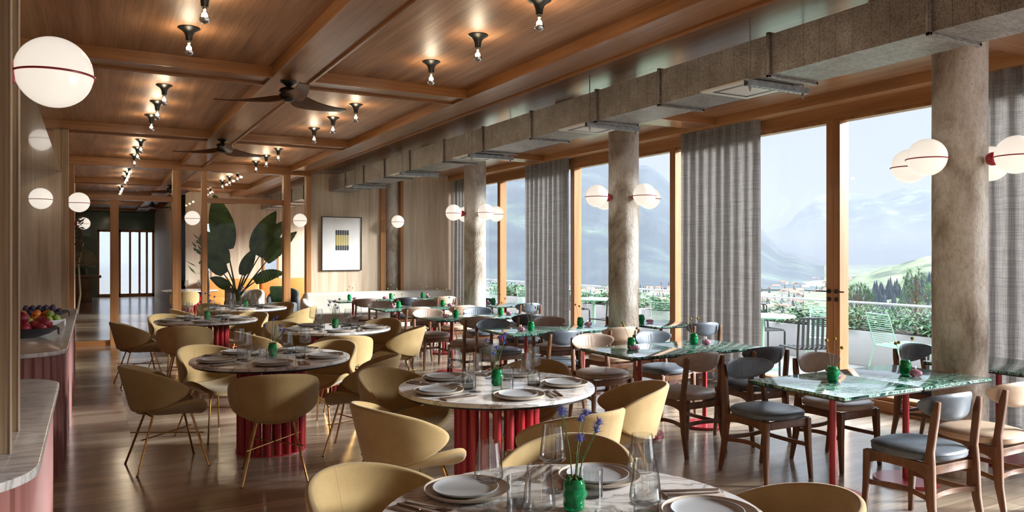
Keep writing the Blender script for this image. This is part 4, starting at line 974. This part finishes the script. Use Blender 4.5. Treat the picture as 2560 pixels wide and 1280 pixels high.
MB().lathe([(.16, 0), (.2, .02), (.24, .42), (.25, .46), (.23, .46), (.2, .40), (1e-6, .40)], 32).build('pot', 'rock', pt, smooth=40)
MB().tube([(0, 0, .40), (0, 0, .6), (0, 0, .85)], [.09, .08, .05], 12).build('stem', 'stem', pt)
random.seed(8)
for az, ti, pe, bl_, w, dr in ((PI, 1.40, 1.05, 1.10, .25, .10), (0, 1.22, 1.05, .92, .21, .2), (.05, 1.1, 1.0, .9, .17, .25), (-.05, .97, .95, .85, .15, .3), (PI, 1.25, .75, .80, .21, .45), (2.9, 1.12, .55, .62, .17, .6), (0, .78, .5, .62, .13, .95), (PI, .9, .25, .42, .11, .7), (.2, 1.35, .5, .6, .13, .5)):
    big_leaf(pt, (random.uniform(-.03, .03), random.uniform(-.03, .03), .7), az, ti, pe, bl_, w, dr)
tr = thing('fiddle_tree', 'slim indoor tree with broad leaves beside the banana plant in the lounge', 'plant', (2.2, 17.6, 0))
MB().lathe([(.14, 0), (.18, .3), (.17, .32), (1e-6, .3)], 24).build('pot', 'rock', tr, smooth=40)
MB().tube([(0, 0, .3), (.02, 0, .9), (-.02, 0, 1.5)], [.03, .025, .02], 8).build('trunk', 'bark', tr)
lb = MB(); random.seed(4)
for k in range(46):
    a = random.uniform(0, 6.28); e_ = random.uniform(-.6, 1.1); r_ = random.uniform(.06, .3); c = Vector((r_*math.cos(a), r_*math.sin(a), 1.35+random.uniform(-.25, .55)))
    d = Vector((math.cos(a)*math.cos(e_), math.sin(a)*math.cos(e_), math.sin(e_))); s_ = d.cross(Vector((0, 0, 1))).normalized()
    l = random.uniform(.16, .28); w = l*.33
    lb.add([c, c+d*l*.4+s_*w, c+d*l, c+d*l*.4-s_*w], [(0, 1, 2, 3)])
lb.build('foliage', 'leaf', tr, smooth=0)
# lounge seating
def armchair(label, mat):
    t = thing('lounge_armchair', label, 'armchair', (0, 0, 0), 0, 'upholstered lounge armchairs')
    MB().box(-.36, .36, -.30, .34, .18, .44).build('seat', mat, t, bevel=.06, seg=3, smooth=60)
    MB().grid(lambda u, v: (.40*math.sin((u-.5)*3.4), -.02-.38*math.cos((u-.5)*3.4), .16+v*(.62-.24*abs(2*u-1)**2)), 18, 8).build('wrap_back', mat, t, solid=.10, sub=1, smooth=80)
    for sx in (-1, 1):
        for sy in (-1, 1): MB().tube([(sx*.26, sy*.24, .0), (sx*.24, sy*.22, .2)], .014, 8).build('leg', 'black', t)
    return t
a0 = armchair('dark slate armchair in the lounge right of the banana plant', 'greyfab'); a0.location = (4.0, 18.6, 0); a0.rotation_euler = (0, 0, 2.6)
dup(a0, (3.1, 18.2, 0), 2.2, 'pale grey armchair in the lounge below the banana leaves', swap={'seat': 'bench', 'wrap_back': 'bench'})
dup(a0, (3.3, 20.0, 0), -1.2, 'slate armchair in the lounge behind the farthest round table')
cu = MB().box(-.24, .24, -.06, .06, -.2, .2).build('cushion', 'shrub', bevel=.05, seg=3, smooth=60); cu.location = (3.98, 18.75, .63); cu.rotation_euler = (-.35, 0, 2.6); tag(cu, 'green patterned cushion in the dark slate armchair', 'cushion')
bo = thing('leather_booth', 'orange leather booth sofa along the lounge end wall', 'sofa', (4.4, 21.5, 0))
for k in range(5):
    MB().box(-1.75+.7*k, -1.06+.7*k, -.45, .15, .16, .46).build('seat_cushion', 'orange', bo, bevel=.05, seg=3, smooth=60)
    MB().box(-1.75+.7*k, -1.06+.7*k, .12, .42, .40, .92).build('back_cushion', 'orange', bo, bevel=.06, seg=3, smooth=60)
MB().box(-1.75, 1.74, -.4, .4, 0, .16).build('plinth', 'black', bo)
for x, y, nm, r0 in ((2.05, 19.5, 'round marble table in the lounge seen through the narrow left bay', 0), ):
    dup(rt0, (x, y, 0), r0, nm)
    for k in range(5):
        a = 2*PI*k/5+.5
        put('wine_glass', (x+.25*math.cos(a), y+.25*math.sin(a), ZT), 0, 'wine glass on the lounge round table, %s' % ('right side', 'far right side', 'left side', 'near left side', 'near side')[k])
    dup(sc0, (x-.2, y-.85, 0), 0, 'mustard shell chair at the round table in the lounge')
dup(gt1, (5.6, 18.0, 0), 0, 'green marble table in the lounge seen through the narrow right bay')
dup(wc0, (5.35, 17.4, 0), .1, 'wooden chair with brown pads in the lounge, beside the green table', swap={'seat_cushion': 'brownl', 'back_pad': 'brownl', 'piping': 'brownl'})
# rustic console and dried palm in the far room
dk = thing('rustic_console', 'rustic timber console before the dark green far wall', 'table', (-.15, 29.2, 0))
MB().box(-.75, .45, -.35, .35, .80, .88).build('top', 'desk', dk, bevel=.01); MB().box(-.70, .18, -.28, .28, 0, .80).build('base', 'desk', dk, bevel=.01)
MB().box(-.6, .3, -.25, .2, .88, .90).build('runner', 'napkin', dk)
dp = thing('dried_palm_vase', 'dark vase of dried fan palm on the rustic console', 'vase', (-.2, 29.2, .9))
MB().lathe([(.05, 0), (.09, .1), (.07, .2), (.04, .24), (1e-6, .24)], 20).build('vase_body', 'rock', dp, smooth=60)
fb = MB()
for k in range(40):
    a = -.5+k*.105; l = .42; fb.add([(0, 0, .3), (l*math.cos(a)*.9, .04*math.sin(k*2.1), .42+l*math.sin(a)), (l*math.cos(a+.06)*.9, .04*math.sin(k*1.3), .42+l*math.sin(a+.06))], [(0, 1, 2)])
fb.build('palm_fan', 'dryleaf', dp, smooth=0)
wv = thing('wall_wreath', 'dark dried foliage hanging on the left wall just beyond the partition', 'plant', (-.27, 15.9, 2.0)); fb = MB(); random.seed(2)
for k in range(150):
    c = Vector((random.uniform(0, .10), random.gauss(0, .12), random.gauss(-.05, .22))); d = Vector((random.uniform(.0, .1), random.uniform(-.1, .1), random.uniform(-.1, .1))); s_ = d.cross(Vector((1, .3, .2))).normalized()*.02
    fb.add([c, c+d*.5+s_, c+d, c+d*.5-s_], [(0, 1, 2, 3)])
fb.build('dried_leaves', 'bark', wv, smooth=0)
bs = MB().tube([(0, 0, 0), (.05, .05, .35), (.02, .12, .9), (.10, .2, 1.3)], [.02, .016, .012, .006], 8).build('driftwood_branch', 'dryleaf'); bs.location = (-.22, 15.9, .5); tag(bs, 'pale driftwood branch leaning on the left wall beyond the partition', 'branch')

# ================================================================== TERRACE
S('floor_terrace', 'deck', (7.12, 11.8, -8, 40, -.2, -.02), label='pale paving of the terrace outside')
def planter(y0, y1, label, seed):
    t = thing('planter_box', label, 'planter', (9.95, (y0+y1)/2, -.02), 0, 'white terrace planters'); h = (y1-y0)/2
    MB().box(-.28, .28, -h, h, 0, .5).build('box', 'planter', t, bevel=.01); MB().box(-.25, .25, -h+.03, h-.03, .48, .502).build('soil', 'soil', t)
    random.seed(seed); f = MB()
    for k in range(int(80*(y1-y0))):
        c = Vector((random.gauss(-.02, .15), random.uniform(-h, h), .52+abs(random.gauss(.02, .13)))); a0_ = random.uniform(0, 6.28)
        for q in range(6):   # whorl of narrow leaves
            a = a0_+q*1.05; e_ = random.uniform(-.35, .5); d = Vector((math.cos(a)*math.cos(e_), math.sin(a)*math.cos(e_), math.sin(e_))); s_ = d.cross(Vector((0, 0, 1))).normalized(); l = random.uniform(.09, .18); w = .021
            f.add([c, c+d*l*.5+s_*w, c+d*l-Vector((0, 0, .02)), c+d*l*.5-s_*w], [(0, 1, 2, 3)])
    o = f.build('foliage', 'shrub', t, smooth=0); o['kind'] = 'stuff'
    return t
PL = ['first', 'second', 'third', 'fourth', 'fifth', 'sixth', 'seventh']
for k in range(7): planter(3.2+2.3*k, 5.3+2.3*k, 'white planter of leafy shrubs on the terrace, %s from the right' % PL[k], 30+k)
rl = thing('terrace_railing', 'steel terrace railing with a diamond net below the top rail', 'railing', (10.6, 12, -.02))
MB().tube([(0, -14, .84), (0, 20, .84)], .018, 8).build('top_rail', 'steel', rl)
for k in range(18): MB().tube([(0, -14+2*k, 0), (0, -14+2*k, .84)], .014, 6).build('post', 'steel', rl)
nb = MB()
for k in range(int(34/.09)):
    y = -14+.09*k; nb.tube([(0, y, .03), (0, y+.8*.62, .82)], .0016, 3); nb.tube([(.003, y+.8*.62, .03), (.003, y, .82)], .0016, 3)
nb.build('cable_net', 'white', rl, smooth=0)
def shrub_tall(x, y, h, label, seed, kind='needle'):
    t = thing('potted_pine', label, 'shrub', (x, y, -.02), 0, 'young pines along the terrace'); random.seed(seed)
    MB().lathe([(.16, 0), (.2, .36), (.18, .36), (1e-6, .34)], 20).build('pot', 'planter', t)
    tk_ = MB().tube([(0, 0, .3), (0, 0, h)], [.02, .008], 6); f = MB()
    for k in range(70):
        z = random.uniform(.4, h*.92); a = random.uniform(0, 6.28); r_ = (1-(z/h)**2)*.42*random.uniform(.4, 1)+.05; tip = Vector((r_*math.cos(a), r_*math.sin(a), z+.22)); b0 = Vector((0, 0, z-.05)); tk_.tube([b0, tip], [.006, .003], 4)
        for q in range(26):
            d = Vector((random.gauss(0, 1), random.gauss(0, 1), random.gauss(.6, .8))).normalized(); s_ = d.cross(Vector((.2, .4, .9))).normalized()*.0035; f.add([tip+s_, tip-s_, tip+d*.11], [(0, 1, 2)])
    tk_.build('branches', 'bark', t); f.build('needles', kind, t, smooth=0)['kind'] = 'stuff'
shrub_tall(11.2, 7.35, 1.25, 'bushy young pine beyond the planters, left of the nearest column', 1)
shrub_tall(11.2, 8.4, .95, 'lower young pine beside the bushy one on the terrace', 2)
def slat_chair(label):
    t = thing('slat_chair', label, 'chair', (0, 0, 0), 0, 'dark slatted terrace chairs')
    for sx in (-1, 1):
        MB().tube([(sx*.25, -.22, 0), (sx*.25, -.22, .44), (sx*.25, -.25, .78), (sx*.22, -.256, .815), (0, -.256, .818)], .015, 8).build('rear_leg', 'black_rail', t)
        MB().tube([(sx*.25, .22, 0), (sx*.25, .22, .42), (sx*.25, .2, .44), (sx*.25, -.22, .44)], .014, 8).build('front_leg', 'black_rail', t)
    for k in range(7):
        x = -.192+.064*k; MB().bar([(x, -.256, .81), (x, -.235, .46), (x, -.2, .435), (x, .21, .44)], .006, .034, up=(1, 0, .001)).build('slat', 'black_rail', t)
    MB().tube([(-.25, .2, .435), (.25, .2, .435)], .009, 6).tube([(-.25, -.21, .435), (.25, -.21, .435)], .009, 6).build('seat_rail', 'black_rail', t)
    return t
s0 = slat_chair('dark slatted chair behind the mint table, left of the door stile'); s0.location = (9.1, 8.5, -.02); s0.rotation_euler = (0, 0, 2.9)
for x, y, rz, lab in ((7.85, 6.6, -.35, 'dark slatted chair nearest the glass, cut by the door stile'), (8.75, 5.25, .9, 'dark slatted chair partly hidden by the nearest column'), (8.15, 11.2, .1, 'dark slatted chair outside, left of the second column'), (9.0, 13.6, 3.0, 'farther dark slatted chair outside, left of the second column')): dup(s0, (x, y, -.02), rz, lab)
def wire_chair(label):
    t = thing('wire_chair', label, 'chair', (0, 0, 0), 0, 'mint green wire terrace chairs')
    for sx in (-1, 1):
        MB().tube([(sx*.22, -.34, .84), (sx*.23, -.22, .45), (sx*.23, -.19, .42), (sx*.24, .26, .45)], .008, 6).build('side_wire', 'mint', t)
        MB().tube([(sx*.24, .24, .45), (sx*.25, .25, 0)], .009, 6).build('leg', 'mint', t); MB().tube([(sx*.23, -.2, .42), (sx*.25, -.32, 0)], .009, 6).build('leg', 'mint', t)
    MB().tube([(-.22, -.34, .84), (.22, -.34, .84)], .008, 6).tube([(-.235, -.2, .42), (.235, -.2, .42)], .007, 6).tube([(-.24, .26, .45), (.24, .26, .45)], .008, 6).build('cross_wire', 'mint', t)
    w = MB()
    for k in range(15): u = k/14; w.tube([(-.22, -.335+.115*u, .83-.38*u), (.22, -.335+.115*u, .83-.38*u)], .0045, 5)
    for k in range(16): u = (k+.5)/16; w.tube([(-.235, -.19+.45*u, .421+.03*u), (.235, -.19+.45*u, .421+.03*u)], .0045, 5)
    w.build('wire_grid', 'mint', t); return t
w0 = wire_chair('mint green wire chair outside, nearest to the concrete column'); w0.location = (9.05, 6.15, -.02); w0.rotation_euler = (0, 0, -1.9)
for x, y, rz, lab in ((8.95, 7.2, 2.2, 'second mint wire chair facing the first, right of the door stile'), (8.9, 10.2, 1.2, 'mint wire chair behind the curtain edge, left of the door'), (8.2, 9.6, -1.0, 'mint wire chair seen right of the second column'), (8.6, 16.8, 2.0, 'mint wire chair outside the farthest window, left'), (9.0, 15.4, -1.0, 'mint wire chair outside the farthest window, right'), (8.9, 14.3, .2, 'mint wire chair outside the farthest window beside the curtain')): dup(w0, (x, y, -.02), rz, lab)
def mint_table(x, y, label):
    t = thing('terrace_table', label, 'table', (x, y, -.02), 0, 'round mint terrace tables')
    MB().lathe([(.44, .715), (.45, .72), (.45, .738), (1e-6, .74)], 48).build('top', 'mint', t, smooth=30)
    MB().tube([(0, 0, 0), (0, 0, .715)], .03, 10).build('column_leg', 'mint', t); MB().lathe([(.25, 0), (.25, .015), (1e-6, .03)], 32).build('base', 'mint', t, smooth=30)
mint_table(8.3, 7.75, 'round mint table outside, left of the oak door stile'); mint_table(8.6, 12.3, 'round mint table outside, behind the second column')

# ================================================================== VALLEY AND MOUNTAINS
def h2(x, y, s=1.0):
    return sum(math.sin(x*f+p)*math.cos(y*f*1.13+p*1.7)/a for f, p, a in ((.0011, 1, 1), (.0027, 2.3, 2.2), (.0061, .7, 4.5), (.013, 4.1, 9), (.031, 1.9, 20)))*s
def az_px(px): return math.atan2((px-1280)/1911, 1)+math.radians(28.84)     # bearing of a picture column, clockwise from +Y
def ridge(name, pts, D0, D1, D2, mat, base=-80, amp=40, nu=90, nv=26, pw=1.25):
    """mountain range: pts = (picture column of the bearing, elevation slope of its crest); front foot at D0, crest at D1, back foot at D2"""
    az = [az_px(p) for p, _ in pts]; el = [e_ for _, e_ in pts]
    def fn(u, v):
        a = az[0]+(az[-1]-az[0])*u; j = 0
        while j < len(az)-2 and az[j+1] < a: j += 1
        f = (a-az[j])/(az[j+1]-az[j]); f = f*f*(3-2*f)*.5+f*.5; crest = CAMH+D1*(el[j]*(1-f)+el[j+1]*f)
        if v < .7: q = v/.7; D = D0+(D1-D0)*q; z = base+(crest-base)*q**pw
        else: q = (v-.7)/.3; D = D1+(D2-D1)*q; z = crest+(base-crest)*q
        x, y = D*math.sin(a), D*math.cos(a); k = math.sin(PI*min(1, v/.7*.5+.0))
        z += h2(x, y, amp*k)+(h2(x*5, y*5, amp*.35*k))
        return (x, y, z)
    o = MB().grid(fn, nu, nv).build(name, mat, smooth=0); o.data.polygons.foreach_set('use_smooth', [True]*len(o.data.polygons)); o['kind'] = 'structure'; return o
vf = MB(); 
def vfn(u, v):
    a = az_px(700)+(az_px(3200)-az_px(700))*u; D = 90*(140**v); x, y = D*math.sin(a), D*math.cos(a); return (x, y, -42-38*min(1, D/900)+h2(x*3, y*3, 3))
o = vf.grid(vfn, 80, 60).build('valley_floor', 'meadow', smooth=80); o['kind'] = 'structure'
ridge('mountain_dark', [(900, .10), (1200, .135), (1400, .14), (1560, .125), (1620, .126), (1680, .098), (1780, .075), (1890, .050), (1965, .016), (2060, -.012)], 1900, 5200, 9000, 'forest', amp=60)
ridge('mountain_pale', [(1700, .03), (1900, .035), (1960, .045), (2050, .068), (2095, .070), (2140, .066), (2165, .068), (2230, .078), (2329, .083), (2500, .075), (2800, .08), (3200, .06)], 7000, 13000, 18000, 'snow', amp=150, nu=140)
ridge('hill_meadow', [(2010, -.045), (2090, -.032), (2150, -.016), (2230, -.006), (2329, .004), (2500, .02), (2800, .03), (3200, .03)], 420, 1150, 1800, 'meadow', base=-75, amp=6, pw=1.05)
random.seed(77); hs = MB()
for k in range(620):
    a = az_px(random.uniform(1150, 2420)); D = 620*(4.6**random.random()) if k % 3 else 500*(1.8**random.random()); x, y = D*math.sin(a), D*math.cos(a); z = -42-38*min(1, D/900)+h2(x*3, y*3, 3)
    w, l, h = random.uniform(4, 8), random.uniform(6, 12), random.uniform(4, 8); r_ = Matrix.Translation((x, y, z)) @ Matrix.Rotation(random.uniform(0, 3), 4, 'Z')
    q = MB().box(-w, w, -l, l, -2, h, 0); q.add([(-w*1.1, -l*1.05, h), (w*1.1, -l*1.05, h), (0, -l*1.05, h+w*.6), (-w*1.1, l*1.05, h), (w*1.1, l*1.05, h), (0, l*1.05, h+w*.6)], [(0, 1, 2), (5, 4, 3), (0, 2, 5, 3), (1, 4, 5, 2)], 1); q.xf(r_); hs.add(q.v, q.f); hs.mi = hs.mi[:len(hs.mi)-len(q.f)]+q.mi
o = hs.build('village_houses', ['house', 'houseroof'], smooth=0); tag(o, 'hundreds of small pale houses of the village spread over the valley floor', 'village'); o['kind'] = 'stuff'
fr = MB()
for k in range(1500):
    hill = k % 2
    if hill: a = az_px(random.uniform(2110, 2480)); D = random.uniform(560, 1150)
    else: a = az_px(random.uniform(1150, 2450)); D = 420*(5**random.random())
    x, y = D*math.sin(a), D*math.cos(a)
    z = -42-38*min(1, D/900)
    if hill:
        q = (D-420)/730; px = 1280+1911*math.tan(a-math.radians(28.84)); el_ = -.030+.034*(px-2090)/240
        z = -75+(CAMH+1150*el_+75)*max(0, min(1, q))**1.05
        if math.sin(x*.012)+math.cos(y*.017) < -.1: continue
    h = random.uniform(9, 18); fr.lathe([(h*.2, 0), (h*.12, h*.5), (1e-3, h)], 6, (x, y, z-2))
o = fr.build('forest_trees', 'forest', smooth=0); tag(o, 'scattered dark conifers across the valley and the right hillside', 'trees'); o['kind'] = 'stuff'
def conifer(x, y, z, h, label, seed):
    random.seed(seed); t = thing('conifer_tree', label, 'tree', (x, y, z), 0, 'conifers beyond the terrace')
    MB().tube([(0, 0, 0), (0, 0, h)], [h*.03, .02], 8).build('trunk', 'bark', t); f = MB()
    for k in range(46):
        zz = h*(.12+.86*k/46); R_ = (1-zz/h)*h*.26+.08
        for q in range(9):
            a = q*.7+k*1.3+random.uniform(-.2, .2); l = R_*random.uniform(.7, 1.1); d = Vector((math.cos(a), math.sin(a), -.25)); s_ = Vector((-math.sin(a), math.cos(a), 0))*l*.16; c = Vector((0, 0, zz))
            f.add([c, c+d*l*.5+s_, c+d*l, c+d*l*.5-s_], [(0, 1, 2, 3)])
    f.build('branches', 'needle', t, smooth=0)
conifer(17.5, 22.9, -6, 8.2, 'tall conifer outside seen between the third column and the curtain', 1)
conifer(14.2, 21.5, -6, 7.6, 'conifer at the right side of the third column', 2)
conifer(34, 24, -12, 9, 'conifer below the terrace, left of the oak door stile', 3)
conifer(30, 18, -12, 10, 'slim conifer below the terrace, right of the oak door stile', 4)

# ================================================================== AIR: haze over the valley
def haze(name, box, dens, col, aniso=0.0):
    m = bpy.data.materials.new(name); m.use_nodes = True; t_ = m.node_tree; t_.nodes.clear(); o_ = t_.nodes.new('ShaderNodeOutputMaterial')
    v_ = t_.nodes.new('ShaderNodeVolumeScatter'); v_.inputs['Color'].default_value = col; v_.inputs['Density'].default_value = dens; v_.inputs['Anisotropy'].default_value = aniso
    ab_ = t_.nodes.new('ShaderNodeVolumeAbsorption'); ab_.inputs['Color'].default_value = col; ab_.inputs['Density'].default_value = dens
    ad_ = t_.nodes.new('ShaderNodeAddShader'); t_.links.new(v_.outputs[0], ad_.inputs[0]); t_.links.new(ab_.outputs[0], ad_.inputs[1]); t_.links.new(ad_.outputs[0], o_.inputs['Volume']); MAT[name] = m
    ob = MB().box(*box).build(name, name, smooth=0); ob['kind'] = 'stuff'; ob['label'] = 'pale morning haze lying over the valley'; return ob
haze('valley_haze', (45, 19000, -9000, 19500, -130, 900), 1.05e-4, (.275, .292, .33, 1))
haze('fog_bank', (2600, 18900, -8900, 19400, -125, 200), 3.2e-4, (.295, .31, .34, 1))
